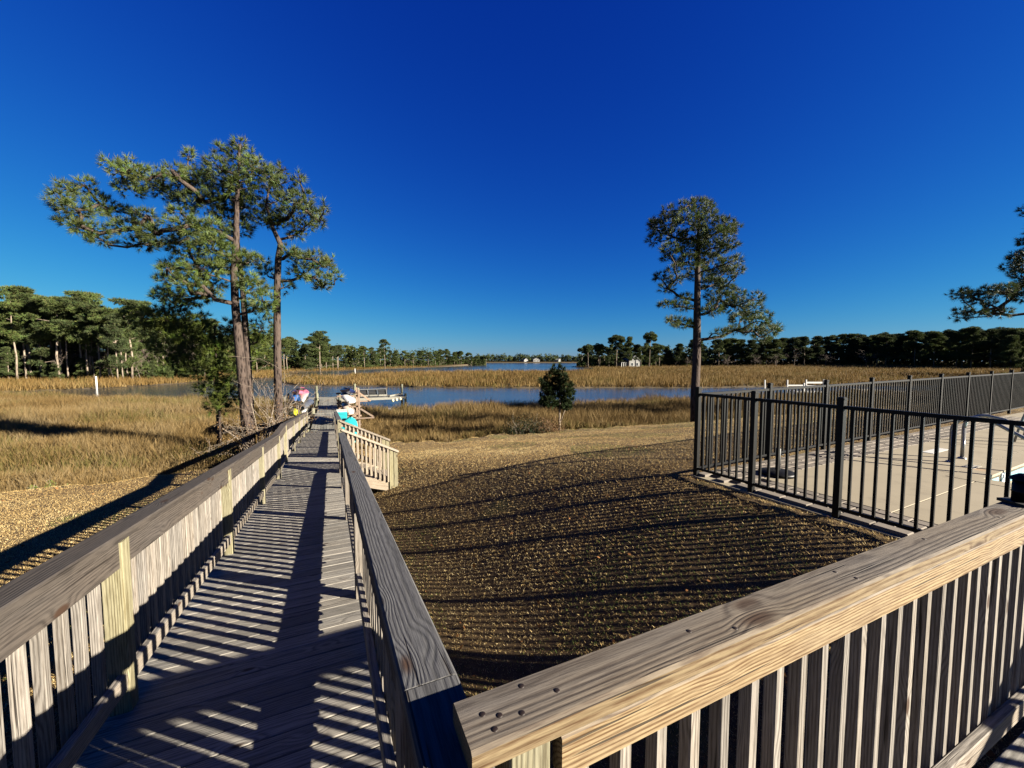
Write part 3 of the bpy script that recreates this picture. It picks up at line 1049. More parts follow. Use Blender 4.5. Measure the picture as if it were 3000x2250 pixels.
for k in range(14):
    m = MB(); m.quadbox((0, 0, 0), (.15, .008, .14))
    if abs(4.35 - (3.6 + k * .155)) > .15:
        put('wall_tile', m.mesh('wall_tile', C2), pool, Matrix.Translation(Q(2.105, 3.6 + k * .155, -.13)) @ Matrix.Rotation(angB, 4, 'Z'))
m = MB()
m.prism([tuple(Q(s, t)[:2]) for s, t in ((2.11, 3.5), (9, 3.5), (9, 13.8), (2.11, 13.8))], POOLZ - .30, POOLZ - .26)
t_ = NT('pool_water'); nn = t_.noise(t_.n('NewGeometry', 0), 5, 3); t_.bump(nn, .1, .05)
put('pool_surface', m.mesh('pool_surface', t_.fin((.16, .42, .50), .05, 0, .5)), pool)
# painted marks on the concrete
for (s, t, a, b, lb) in ((1.05, 5.35, .16, .75, 'long white depth plate set flat in the concrete beyond the handrail'), (1.78, 4.3, .15, .34, 'small pale no-entry plate with dark marks beside the pool edge')):
    m = MB()
    m.prism([tuple(Q(s + i * a / 2, t + j * b / 2)[:2]) for i, j in ((-1, -1), (1, -1), (1, 1), (-1, 1))], POOLZ + .002, POOLZ + .007)
    o = tag(put('deck_plate', m.mesh('deck_plate', M['white'] if s < 1.5 else plain('plate_pale', (.50, .46, .38), .6))), lb, 'plate')
    if s > 1.5:
        for k in range(3):
            m = MB()
            q0 = -.055 + .05 * k
            m.prism([tuple(Q(s + q0 + i * .008, t + (.01 * k) + j * (.11 - .02 * k))[:2]) for i, j in ((-1, -1), (1, -1), (1, 1), (-1, 1))], POOLZ + .0075, POOLZ + .009)
            put('mark', m.mesh('mark', M['blackmatte']), o)

# stair handrails of the pool
for k, tt in enumerate((4.42, 4.95)):
    rt = root('pool_handrail', Q(1.5, tt), ('near one' if k == 0 else 'far one') + ' of two bent steel handrails at the pool steps', 'handrail', 'pool handrails')
    pts = [Q(1.5, tt, 0), Q(1.5, tt, .55)]
    for q in np.linspace(0, 1, 9):
        a = math.pi / 2 * q
        pts.append(Q(1.5 + .26 * (1 - math.cos(a)), tt, .55 + .24 * math.sin(a)))
    pts += [Q(1.95, tt, .75), Q(2.5, tt, .40), Q(3.2, tt, -.06), Q(3.25, tt, -.3), Q(3.25, tt, -1.2)]
    m = MB(); m.tube(pts, [.028] * len(pts), 12)
    put('rail', m.mesh('rail', M['chrome'], True), rt)
    m = MB(); m.lathe([(.024, .03), (.045, .022), (.06, .004), (.06, 0)], 18)
    put('escutcheon', m.mesh('escutcheon', M['chrome'], True), rt, Matrix.Translation(Q(1.5, tt, .003)))
# ladder grab rails further right, out of which only the shadows reach the picture
for k, (ss, tt) in enumerate(((1.9, 8.0), (1.9, 8.55))):
    rt = root('pool_ladder_rail', Q(ss, tt), ('first' if k == 0 else 'second') + ' thin steel grab rail of the pool ladder beyond the right edge', 'grab rail', 'pool ladder rails')
    pts = [Q(ss - .45, tt, 0)] + [Q(ss - .45 + .45 * q, tt, .85 * math.sin(math.pi * min(q, .5))) for q in np.linspace(.1, 1, 9)] + [Q(ss + .25, tt, .85), Q(ss + .25, tt, -1)]
    m = MB(); m.tube(pts, [.022] * len(pts), 10)
    put('rail', m.mesh('rail', M['chrome'], True), rt)

# parasol base
ub_ = root('parasol_base', Q(.62, 1.02), 'round black parasol base with empty pole socket on the pool terrace', 'parasol base')
mm = Matrix.Translation(Q(.62, 1.02, .003))
m = MB(); m.lathe([(.001, 0), (.235, 0), (.24, .03), (.225, .05), (.14, .07), (.05, .085), (.001, .085)], 36); put('base', m.mesh('base', M['black'], True), ub_, mm)
m = MB(); m.lathe([(.034, .08), (.034, .40), (.028, .405), (.001, .405)], 18); put('pole_socket', m.mesh('pole_socket', M['black'], True), ub_, mm)
m = MB(); m.tube([(.03, 0, .3), (.075, 0, .3)], [.008, .012], 8); put('knob', m.mesh('knob', M['black'], True), ub_, mm)


# ------------------------------------------------------------------ black pool fence
def fence():
    rt = root('pool_fence', Q(0, 0, -.1), 'black metal picket fence around the pool terrace, turning a corner', 'fence')
    m = MB(); m.quadbox((0, 0, .62), (.062, .062, 1.36)); pme_ = m.mesh('post', M['black'])
    m = MB(); m.quadbox((0, 0, .008), (.076, .076, .016)); m.quadbox((0, 0, .022), (.056, .056, .012)); cme = m.mesh('post_cap', M['black'])
    m = MB(); m.quadbox((0, 0, .635), (.025, .025, 1.13)); kme = m.mesh('picket', M['black'])
    runs = [('near', [0, .86, 1.84, 3.27, 5.1]), ('far', [1.80 * i for i in range(0, 10)])]
    for which, ss in runs:
        ax = PA if which == 'near' else PB
        ang = math.atan2(ax.y, ax.x)
        R = Matrix.Rotation(ang, 4, 'Z')

        def pos(s, z=0.0):
            p = KC + ax * s
            return Vector((p.x, p.y, POOLZ + z + (.006 * s if which == 'far' else 0)))
        for i, s in enumerate(ss):
            if which == 'far' and i == 0:
                continue
            po = put('post', pme_, rt, Matrix.Translation(pos(s)) @ R)
            put('post_cap', cme, po, Matrix.Translation(pos(s, 1.301)) @ R)
        for s0, s1 in zip(ss[:-1], ss[1:]):
            for z, h in ((1.215, .04), (.075, .035)):
                board(rt, 'top_rail' if z > 1 else 'bottom_rail', pos(s0 + .033, z), pos(s1 - .033, z), .036, h, M['black'], ch=.002)
            n = max(2, round((s1 - s0) / .112))
            for k in range(1, n):
                put('picket', kme, rt, Matrix.Translation(pos(s0 + (s1 - s0) * k / n)) @ R)


fence()

# ------------------------------------------------------------------ grass
def in_view(x, y, pad=1.08):
    return (y > .5) & (np.abs(x) < (y + .6) * 1.282 * pad)


def blades(px, py, pz, h, w, lean, tint, segs=2, ang=None):
    """upright tapering blades; arrays of n"""
    n = len(px)
    a = RNG.uniform(0, 2 * np.pi, n) if ang is None else ang
    la = RNG.uniform(0, 2 * np.pi, n)
    ox, oy = np.cos(a) * w / 2, np.sin(a) * w / 2
    lx, ly = np.cos(la) * lean * h, np.sin(la) * lean * h
    base = np.stack([px, py, pz], 1)
    o = np.stack([ox, oy, np.zeros(n)], 1)
    if segs == 1:
        tip = base + np.stack([lx, ly, h], 1)
        V = np.stack([base - o, base + o, tip], 1).reshape(-1, 3)
        F = np.arange(n * 3).reshape(-1, 3)
        return V, F, np.repeat(tint, 3, 0)
    mid = base + np.stack([lx * .3, ly * .3, h * .55], 1)
    tip = base + np.stack([lx, ly, h], 1)
    V = np.stack([base - o, base + o, mid - o * .8, mid + o * .8, tip], 1).reshape(-1, 3)
    i = np.arange(n)[:, None] * 5
    F = np.concatenate([i + np.array([[0, 1, 3]]), i + np.array([[0, 3, 2]]), i + np.array([[2, 3, 4]])], 0)
    return V, F, np.repeat(tint, 5, 0)


def vnoise(x, y, s, seed=0):
    """smooth value noise, 0..1"""
    r = np.random.default_rng(seed)
    tab = r.random((64, 64))
    X, Y = x / s + 500, y / s + 500
    xi, yi = np.floor(X).astype(int), np.floor(Y).astype(int)
    fx, fy = X - xi, Y - yi
    fx, fy = fx * fx * (3 - 2 * fx), fy * fy * (3 - 2 * fy)
    g = lambda a, b: tab[a % 64, b % 64]
    return (g(xi, yi) * (1 - fx) + g(xi + 1, yi) * fx) * (1 - fy) + (g(xi, yi + 1) * (1 - fx) + g(xi + 1, yi + 1) * fx) * fy


def pick(cols, f):
    """colour along a list of colours, f 0..1"""
    cols = np.array(cols)
    k = np.clip(f, 0, .9999) * (len(cols) - 1)
    i = k.astype(int)
    return cols[i] * (1 - (k - i))[:, None] + cols[i + 1] * (k - i)[:, None]


def covered(x, y):
    """under the boardwalk, dock or terrace"""
    u = x * wx + y * wy
    v = x * wy - y * wx
    c = (u < 37) & (v > VL - .15) & (v < VR + .15) | (u < .8) & (v > -1.2)
    s = (x - KC.x) * PA.x + (y - KC.y) * PA.y
    t = (x - KC.x) * PB.x + (y - KC.y) * PB.y
    return c | ((s > -.08) & (t > -.08)), u, v


def build_lawn():
    n = 1500000
    y = RNG.uniform(1.2 ** .6, 25 ** .6, n) ** (1 / .6)
    x = RNG.uniform(-1.35, 1.35, n) * (y + .6)
    z, sd, wd = ground_z(x, y)
    c, u, v = covered(x, y)
    ok = (~c) & (sd < .3) & in_view(x, y) & (x < 24)
    x, y, z = x[ok], y[ok], z[ok]
    keep = RNG.random(len(x)) < .75
    x, y, z = x[keep][:500000], y[keep][:500000], z[keep][:500000]
    n = len(x)
    f = np.clip(vnoise(x, y, 1.3, 1) * .35 + vnoise(x, y, .25, 2) * .25 + vnoise(x, y, 4.2, 3) * .35 + RNG.normal(.06, .25, n), 0, 1)
    tint = pick([(.20, .12, .05), (.42, .28, .115), (.58, .42, .19), (.70, .56, .31)], f)
    g = (vnoise(x, y, 2.2, 5) > .70) & (RNG.random(n) < .35)
    tint[g] = np.array((.12, .16, .035)) * RNG.uniform(.7, 1.3, (g.sum(), 1))
    h = RNG.uniform(.008, .026, n) * (1 + .015 * y)
    V, F, T = blades(x, y, z - .003, h, RNG.uniform(.004, .008, n) * (1 + .05 * y), RNG.uniform(.3, 1.9, n), tint, 1)
    tag(put('lawn_grass', raw_mesh('lawn_grass', V, F, M['lawnblade'], T)), 'short dormant straw-coloured lawn grass', 'grass', None, 'stuff')
    # fallen leaves
    m = 1300
    k = RNG.integers(0, n, m)
    lx, ly, lz = x[k], y[k], z[k]
    a = RNG.uniform(0, 6.28, m)
    s = RNG.uniform(.012, .028, m)
    e1 = np.stack([np.cos(a) * s, np.sin(a) * s, RNG.normal(0, .3, m) * s], 1)
    e2 = np.stack([-np.sin(a) * s * .6, np.cos(a) * s * .6, RNG.normal(0, .4, m) * s], 1)
    b = np.stack([lx, ly, lz + .03], 1)
    V = np.stack([b - e1, b - e2, b + e1, b + e2], 1).reshape(-1, 3)
    T = np.repeat(pick([(.5, .35, .2), (1.2, .9, .6), (2.2, 1.8, 1.3)], RNG.random(m)), 4, 0)
    tag(put('fallen_leaves', raw_mesh('fallen_leaves', V, np.arange(m * 4).reshape(-1, 4), M['brownleaf'], T)), 'dry leaves scattered over the lawn', 'leaves', None, 'stuff')


build_lawn()

REED = [(.15, .105, .035), (.30, .20, .065), (.44, .30, .105), (.52, .385, .17), (.60, .48, .26)]


def build_reeds(name, label, n, y0, y1, per, hmul, wmul, cond, segs, spread):
    y = RNG.uniform(y0 ** .62, y1 ** .62, n) ** (1 / .62)
    x = RNG.uniform(-1.38, 1.38, n) * y
    z, sd, wd = ground_z(x, y)
    c, u, v = covered(x, y)
    ok = (~c) & (sd > .35) & (wd > .25) & in_view(x, y) & cond(x, y, sd, wd)
    x, y, z, sd, wd = x[ok], y[ok], z[ok], sd[ok], wd[ok]
    n = len(x)
    hn = vnoise(x, y, 3.5, 21) * .6 + vnoise(x, y, 1.1, 22) * .4
    hh = (.35 + 1.1 * hn) * hmul
    hh *= np.clip(.45 + sd * .25, .45, 1.0)                 # shorter next to the lawn
    low = (x < -8) & (y < 26)
    hh = np.where(low, hh * .85, hh)
    f0 = np.clip(vnoise(x, y, 5, 31) * .4 + vnoise(x, y, 1.4, 32) * .35 + vnoise(x, y * .5, 14, 33) * .35 - .02, 0, 1)
    px = np.repeat(x, per) + RNG.normal(0, spread, n * per)
    py = np.repeat(y, per) + RNG.normal(0, spread, n * per)
    pz = np.repeat(z, per)
    h = np.repeat(hh, per) * RNG.uniform(.55, 1.15, n * per)
    f = np.clip(np.repeat(f0, per) + RNG.normal(0, .17, n * per), 0, 1)
    t = pick(REED, f)
    # greener growth at the marsh's landward edge and in patches
    gq = np.repeat((vnoise(x, y, 4.5, 41) > .62) | ((sd < 1.8) & (vnoise(x, y, 1.8, 42) > .45)) | ((x < -8) & (y < 17) & (vnoise(x, y, 2.5, 43) > .4)), per) & (RNG.random(n * per) < .4)
    t[gq] = t[gq] * np.array((.55, .70, .42))
    t = t * np.array((1.02, .95, .86))
    t = t * (np.array((.70, .66, .62)) if y0 > 30 else .92)
    w = RNG.uniform(.010, .020, n * per) * wmul
    V, F, T = blades(px, py, pz - .05, h, w, RNG.uniform(.08, .55, n * per), t, segs)
    tag(put(name, raw_mesh(name, V, F, M['reed'], T)), label, 'marsh grass', None, 'stuff')


build_reeds('marsh_grass', 'tall golden marsh grass on the near side of the creek', 84000, 9, 50, 7, 1.0, 1.8, lambda x, y, sd, wd: (y < 50) & (y - np.interp(x, CREEK[:14, 0], CREEK[:14, 1]) < 2), 2, .09)
build_reeds('marsh_grass', 'golden brown marsh grass beyond the creek', 60000, 50, 235, 5, 1.15, 7.0,
            lambda x, y, sd, wd: y - np.interp(x, [-72, -66, -52, -46, -38, 200], [53, 80, 92, 78, 70, 100]) * 0 > np.interp(x, CREEK[:14, 0], CREEK[:14, 1]) + 3, 1, .35)


# ------------------------------------------------------------------ trees
def tufts(cen, dirs, n, length, wid, tint, spread=1.0):
    """brushes of needles: one thin triangle per needle"""
    k = len(cen)
    d = np.repeat(dirs, n, 0) + RNG.normal(0, .55 * spread, (k * n, 3))
    d /= np.linalg.norm(d, axis=1)[:, None] + 1e-9
    L = length * RNG.uniform(.6, 1.15, k * n)[:, None]
    p = RNG.normal(0, 1, (k * n, 3))
    p -= d * (p * d).sum(1)[:, None]
    p /= np.linalg.norm(p, axis=1)[:, None] + 1e-9
    b = np.repeat(cen, n, 0)
    V = np.stack([b - p * wid / 2, b + p * wid / 2, b + d * L], 1).reshape(-1, 3)
    return V, np.arange(len(V)).reshape(-1, 3), np.repeat(np.repeat(tint, n, 0), 3, 0)


def pad_points(pads, dens, up=.45):
    """tuft centres and directions over ellipsoidal boughs: rows (x, y, z, rx, ry, rz)"""
    C, D, T = [], [], []
    for (x, y, z, a, b, c) in pads:
        k = max(6, int(dens * (a * b + b * c + a * c)))
        q = RNG.normal(0, 1, (k, 3))
        q /= np.linalg.norm(q, axis=1)[:, None]
        rr = RNG.uniform(.25, 1.0, (k, 1)) ** .55
        C.append(np.array([x, y, z]) + q * rr * np.array([a, b, c]))
        d = q * .8 + np.array([0, 0, up])
        D.append(d / np.linalg.norm(d, axis=1)[:, None])
        T.append(np.clip(RNG.normal(RNG.uniform(.75, 1.2), .22, (k, 1)), .35, 1.8) * np.array([1, 1, 1]) * (1 + RNG.normal(0, .08, (k, 3))))
    return np.concatenate(C), np.concatenate(D), np.concatenate(T)


def hero_pine(name, label, trunk, pads, Y, needle='needle', dens=72, nn=26, ln=.27, wd=.018, br=.05, group=None, lift=.45, zmin=None, ydepth=.75, barkm='bark', cat='tree'):
    """trunk: (px, py, depth, radius) from the foot up; pads: (px, py, rx, ry[, depth offset]) boughs as the photograph shows them"""
    tp = [at(a, b, d) for a, b, d, r in trunk]
    foot = tp[0].copy()
    foot.z = min(gz(foot.x, foot.y), foot.z) - .15
    tp[0] = foot
    rt = root(name, (foot.x, foot.y, foot.z + .15), label, cat, group)
    m = MB()
    m.tube(tp, [t[3] for t in trunk], 12)
    put('trunk', m.mesh('trunk', M[barkm], True), rt)
    P3 = []
    k = Y / FPX
    for q in pads:
        px, py, rx, ry = q[:4]
        dy = q[4] if len(q) > 4 else RNG.uniform(-1, 1) * ydepth * min(2.2, .35 * abs(px - trunk[-1][0]) * k * .6 + .9)
        c = at(px, py, Y + dy)
        P3.append((c.x, c.y, c.z, rx * k, max(rx, ry) * k * .9, ry * k))
    zs = [p.z for p in tp]
    lo = zmin if zmin is not None else zs[0] + .3 * (zs[-1] - zs[0])
    mb = MB()

    def trunk_at(za):
        za = min(max(za, lo), zs[-1] - .1)
        j = min(max([i for i in range(len(zs)) if zs[i] <= za] or [0]), len(zs) - 2)
        return tp[j].lerp(tp[j + 1], (za - zs[j]) / max(zs[j + 1] - zs[j], 1e-6))
    order = sorted(range(len(P3)), key=lambda i: math.hypot(P3[i][0] - trunk_at(P3[i][2]).x, P3[i][1] - trunk_at(P3[i][2]).y))
    par, load = {}, {i: 1 for i in order}
    for n_, i in enumerate(order):
        c3 = Vector(P3[i][:3])
        hd = math.hypot(c3.x - trunk_at(c3.z).x, c3.y - trunk_at(c3.z).y)
        st = trunk_at(c3.z - lift * hd)
        best, bj = (c3 - st).length * 1.0, None
        for j in order[:n_]:
            pj = Vector(P3[j][:3])
            d = (c3 - pj).length + .25
            if pj.z > c3.z + .5:
                d += 1.2 * (pj.z - c3.z)
            if d < best * .95:
                best, bj = d, j
        par[i] = (bj, st)
    for i in reversed(order):
        if par[i][0] is not None:
            load[par[i][0]] += load[i]
    for i in order:
        x, y, z, a, b, c = P3[i]
        c3 = Vector((x, y, z))
        bj, st = par[i]
        s0 = st if bj is None else Vector(P3[bj][:3])
        L = (c3 - s0).length
        r0 = min(br * .55 * math.sqrt(load[i]) + .008, .10)
        r1 = r0 * .75 if load[i] > 1 else .008
        m1 = s0.lerp(c3, .35) + Vector(RNG.normal(0, .05, 3)) * L + Vector((0, 0, -.06 * L))
        m2 = s0.lerp(c3, .7) + Vector(RNG.normal(0, .05, 3)) * L + Vector((0, 0, -.05 * L))
        mb.tube([s0, m1, m2, c3], [r0, r0 * .92, r0 * .85, r1], 6)
        for t in range(7):          # twigs spreading into the bough
            e = c3 + Vector((RNG.uniform(-.9, .9) * a, RNG.uniform(-.9, .9) * b, RNG.uniform(-.5, .8) * c))
            o_ = m2.lerp(c3, RNG.uniform(.1, 1.0))
            mb.tube([o_, o_.lerp(e, .5) + Vector(RNG.normal(0, .05, 3)), e], [.012, .009, .005], 4, False)
    bo = put('branches', mb.mesh('branches', M[barkm], True), rt)
    C, D, T = pad_points(P3, dens)
    V, F, T3 = tufts(C, D, nn, ln, wd, T)
    put('crown', raw_mesh('crown', V, F, M[needle], T3), rt)
    return rt


def crop(lst, ox, oy, k=1000 / 2212):
    return [(ox + a * k, oy + b * k, c * k, d * k, *r) for a, b, c, d, *r in lst]


pine1 = crop([(200, 400, 85, 55), (330, 360, 60, 50), (150, 440, 60, 40), (280, 520, 110, 45), (430, 480, 90, 50), (330, 640, 110, 35), (560, 540, 110, 50), (450, 720, 90, 30), (640, 640, 120, 45),
              (800, 680, 120, 45), (740, 560, 80, 30), (230, 600, 70, 30), (700, 740, 90, 35), (850, 740, 80, 30),
              (500, 210, 55, 50), (560, 270, 60, 45), (640, 260, 90, 60), (740, 330, 110, 75), (620, 390, 90, 40), (900, 270, 55, 55), (850, 400, 110, 65), (1000, 180, 40, 55), (830, 280, 40, 40),
              (980, 330, 90, 70), (1060, 330, 110, 80), (1180, 230, 70, 70), (1200, 320, 120, 80), (1330, 190, 110, 85), (1335, 95, 30, 45), (1200, 130, 35, 35), (1430, 250, 100, 80), (1250, 430, 150, 80), (1100, 470, 130, 70),
              (980, 460, 90, 50), (1000, 620, 120, 50), (1130, 640, 120, 55), (1350, 380, 120, 80), (1480, 320, 90, 70), (1400, 500, 110, 70), (1260, 560, 110, 60), (950, 540, 80, 40), (1000, 700, 90, 40), (1170, 720, 90, 40),
              (1000, 790, 110, 45), (1150, 770, 110, 55), (1300, 830, 130, 55), (930, 880, 110, 40), (1100, 900, 120, 45), (1250, 890, 110, 45), (1430, 850, 95, 50), (860, 900, 50, 30),
              (870, 980, 80, 40), (1000, 1000, 110, 50), (870, 1080, 105, 45), (1040, 1090, 110, 50), (1150, 1000, 90, 45), (930, 1140, 110, 35), (820, 1060, 50, 40), (1130, 1080, 80, 40),
              (1420, 1020, 105, 45), (1480, 1090, 85, 50), (1430, 1150, 80, 35), (1380, 960, 70, 40), (1500, 1160, 60, 40)], 100, 380)
hero_pine('pine_tree', 'large leaning pine with wide wind-swept crown reaching left, left of the boardwalk',
          [(727, 1300, 16.7, .20), (716, 1180, 16.7, .18), (703, 1040, 16.7, .165), (690, 900, 16.7, .15), (685, 800, 16.7, .125), (692, 700, 16.7, .12), (694, 600, 16.7, .08), (700, 480, 16.7, .035)],
          pine1, 16.7, group='large pines beside the boardwalk', br=.055)
hero_pine('pine_tree', 'slim dark-barked pine trunk close behind the large leaning pine',
          [(738, 1290, 17.4, .15), (732, 1150, 17.5, .14), (722, 1000, 17.6, .13), (712, 860, 17.7, .11), (700, 740, 17.8, .08), (690, 640, 17.8, .04)],
          crop([(1180, 880, 90, 40), (1020, 930, 90, 40), (1200, 700, 90, 50), (1330, 650, 90, 50)], 100, 380), 17.6, group='large pines beside the boardwalk', br=.04)
pine2 = crop([(1600, 360, 95, 75), (1540, 300, 60, 50), (1620, 260, 30, 45), (1720, 310, 35, 35), (1560, 470, 100, 65), (1690, 470, 90, 55), (1770, 530, 80, 45), (1640, 580, 90, 45), (1830, 550, 60, 45), (1750, 630, 70, 35),
              (1480, 580, 80, 45), (1880, 490, 25, 30), (1760, 440, 45, 40), (1850, 600, 40, 35), (1700, 680, 60, 30), (1560, 600, 60, 40),
              (1660, 800, 60, 45), (1720, 830, 80, 50), (1800, 840, 85, 55), (1880, 890, 80, 55), (1950, 960, 45, 35), (1750, 930, 90, 45), (1830, 970, 80, 35), (1920, 850, 35, 40), (1870, 1020, 50, 30), (1630, 1020, 50, 40),
              (1500, 920, 60, 40)], 100, 380)
hero_pine('pine_tree', 'tall forked pine with bare lower trunk nearest the boardwalk railing',
          [(818, 1260, 17.2, .18), (814, 1120, 17.2, .155), (812, 980, 17.2, .145), (812, 850, 17.2, .13), (815, 760, 17.2, .125), (822, 715, 17.2, .11), (800, 670, 17.2, .08), (780, 600, 17.3, .05), (790, 540, 17.3, .03)],
          pine2, 17.2, group='large pines beside the boardwalk', br=.055)
hero_pine('young_pine', 'bushy bright green young pine left of the large pine trunks',
          [(640, 1240, 18.6, .10), (636, 1130, 18.6, .085), (630, 1000, 18.6, .05), (628, 950, 18.6, .02)],
          [(430, 925, 60, 26), (500, 935, 65, 30), (560, 940, 55, 30), (470, 965, 60, 25), (540, 985, 60, 32), (610, 980, 50, 35), (500, 1015, 55, 28), (560, 1040, 60, 30), (630, 1040, 50, 40), (590, 1085, 50, 30), (520, 1060, 40, 22),
           (650, 1090, 40, 40), (625, 1130, 45, 40), (665, 1160, 35, 40), (640, 1190, 35, 30), (690, 1130, 30, 40), (660, 1000, 40, 40), (700, 1060, 35, 40), (740, 1010, 35, 40), (770, 960, 30, 40), (690, 960, 35, 30)],
          18.6, needle='needle2', dens=80, br=.03, zmin=1.6, lift=.3)

rpine = crop([(350, 160, 50, 35), (480, 115, 55, 35), (560, 105, 65, 35), (615, 135, 40, 35), (250, 235, 40, 35), (270, 260, 55, 35), (350, 230, 75, 50), (480, 200, 90, 55), (600, 200, 80, 50), (710, 240, 70, 35), (790, 260, 30, 20),
              (255, 335, 50, 30), (380, 320, 80, 45), (520, 310, 100, 55), (650, 300, 100, 45), (750, 290, 45, 25), (360, 400, 65, 40), (500, 400, 90, 50), (640, 390, 100, 45), (750, 370, 55, 35), (345, 455, 45, 25), (480, 480, 85, 45),
              (620, 480, 100, 45), (750, 490, 65, 35), (800, 460, 30, 25), (560, 560, 85, 45), (700, 560, 85, 45), (800, 540, 45, 25), (300, 575, 45, 35), (400, 595, 60, 25), (340, 650, 55, 22), (390, 520, 40, 25), (640, 630, 90, 40), (730, 640, 55, 35),
              (450, 715, 50, 28), (350, 755, 65, 22), (450, 770, 60, 22), (680, 720, 95, 45), (800, 695, 55, 35), (920, 715, 50, 35), (770, 775, 95, 45), (640, 790, 70, 35), (890, 790, 60, 35), (390, 860, 55, 30), (450, 885, 75, 28),
              (820, 850, 80, 35), (930, 865, 70, 35), (985, 830, 35, 30), (1000, 925, 65, 35), (780, 920, 65, 25), (900, 930, 75, 30), (680, 940, 50, 20), (1045, 900, 35, 25), (960, 970, 50, 25)], 1800, 550, 600 / 1327)
hero_pine('pine_tree', 'lone tall pine with bare dark trunk behind the pool fence corner',
          [(2036, 1262, 21, .24), (2036, 1150, 21, .22), (2041, 1050, 21, .20), (2042, 950, 21, .185), (2043, 850, 21, .155), (2044, 760, 21, .12), (2046, 680, 21, .07), (2048, 605, 21, .03)],
          rpine, 21.0, dens=95, br=.055, zmin=at(0, 1030, 21).z, lift=.25, ydepth=1.0)

rp = [(2812, 863, 26, 18), (2844, 868, 28, 18), (2874, 879, 26, 16), (2901, 852, 28, 16), (2939, 849, 30, 17), (2972, 860, 30, 16), (2998, 868, 28, 16), (2977, 752, 20, 18), (2960, 785, 22, 14), (2995, 775, 25, 24), (2990, 808, 22, 14),
      (2995, 835, 20, 10), (2825, 911, 24, 11), (2812, 932, 20, 9), (2860, 917, 26, 11), (2906, 917, 24, 12), (2942, 914, 18, 14), (2901, 893, 18, 12), (3040, 760, 60, 40), (3050, 830, 60, 40), (3100, 700, 80, 50), (3120, 600, 90, 50), (3180, 500, 90, 60),
      (3250, 420, 110, 60), (3330, 360, 110, 60), (3420, 420, 100, 60), (3300, 520, 110, 60), (3420, 560, 110, 60), (3200, 650, 110, 60), (3380, 680, 110, 60), (3080, 900, 50, 30), (3150, 800, 90, 50), (3480, 760, 100, 50)]
hero_pine('pine_tree', 'dark pine boughs reaching in from the right edge of the picture',
          [(3330, 1230, 24, .26), (3320, 1000, 24, .23), (3310, 800, 24, .2), (3315, 600, 24, .14), (3320, 400, 24, .06)], rp, 24, dens=70, br=.05, ydepth=.7, zmin=4.5, lift=.35)


# ---- cedar, low bush and brush at the lawn's edge
def leafy(C, size, tint, mat, name):
    n = len(C)
    a = RNG.normal(0, 1, (n, 3)); a /= np.linalg.norm(a, axis=1)[:, None]
    b = RNG.normal(0, 1, (n, 3)); b -= a * (a * b).sum(1)[:, None]; b /= np.linalg.norm(b, axis=1)[:, None]
    s = size * RNG.uniform(.5, 1.2, (n, 1))
    V = np.stack([C - a * s, C - b * s * .5, C + a * s, C + b * s * .5], 1).reshape(-1, 3)
    return raw_mesh(name, V, np.arange(n * 4).reshape(-1, 4), mat, np.repeat(tint, 4, 0))


def limb(mb, p, d, L, r, depth, fork=2, kink=.35, rmin=.004):
    pts, rs = [p], [r]
    q, dd = p.copy(), d.normalized()
    n = 4
    for i in range(n):
        dd = (dd + Vector(RNG.normal(0, kink * .45, 3))).normalized()
        q = q + dd * (L / n)
        pts.append(q.copy()); rs.append(max(rmin, r * (1 - .55 * (i + 1) / n)))
    mb.tube(pts, rs, 5 if depth else 4, False)
    ends = [q.copy()]
    if depth > 0:
        for k in range(fork + (RNG.random() < .5)):
            i = int(RNG.integers(1, n + 1))
            nd = (dd + Vector(RNG.normal(0, .75, 3)) + Vector((0, 0, .15))).normalized()
            ends += limb(mb, pts[i], nd, L * RNG.uniform(.5, .8), rs[i] * .65, depth - 1, fork, kink, rmin)
    return ends


cb = at(1640, 1243, 20.2)
cb.z = gz(cb.x, cb.y)
rt = root('cedar_tree', cb, 'small dark green cedar standing alone at the lawn edge', 'tree')
m = MB()
m.tube([cb + Vector((0, 0, -.2)), cb + Vector((-.02, 0, .5)), cb + Vector((.0, 0, 1.4)), cb + Vector((-.05, 0, 2.6))], [.055, .05, .035, .01], 8)
m.tube([cb + Vector((0, 0, .35)), cb + Vector((.22, .1, .9)), cb + Vector((.4, .1, 1.3))], [.03, .025, .01], 6)
put('trunk', m.mesh('trunk', M['twig'], True), rt)
pads = []
for (px, py, rx, ry) in ((1632, 1100, 10, 18), (1640, 1086, 5, 16), (1615, 1100, 7, 20), (1652, 1100, 6, 18), (1590, 1130, 6, 18), (1672, 1135, 6, 18), (1600, 1112, 6, 16), (1650, 1110, 14, 14), (1630, 1125, 20, 16), (1603, 1137, 14, 16), (1657, 1142, 15, 18), (1625, 1152, 30, 18), (1597, 1160, 14, 16), (1665, 1167, 15, 18), (1640, 1070, 3, 10), (1622, 1082, 4, 12), (1585, 1120, 6, 8),
                         (1610, 1180, 26, 14), (1650, 1185, 24, 14), (1675, 1150, 8, 10), (1590, 1178, 12, 8), (1660, 1195, 14, 8)):
    c = at(px, py, 20.2 + RNG.uniform(-.35, .35)); k = 20.2 / FPX
    pads.append((c.x, c.y, c.z, rx * k, rx * k, ry * k * 1.1))
C, D, T = pad_points(pads, 420, 1.1)
V, F, T3 = tufts(C, D, 9, .2, .035, T, .8)
put('crown', raw_mesh('crown', V, F, M['cedar'], T3), rt)

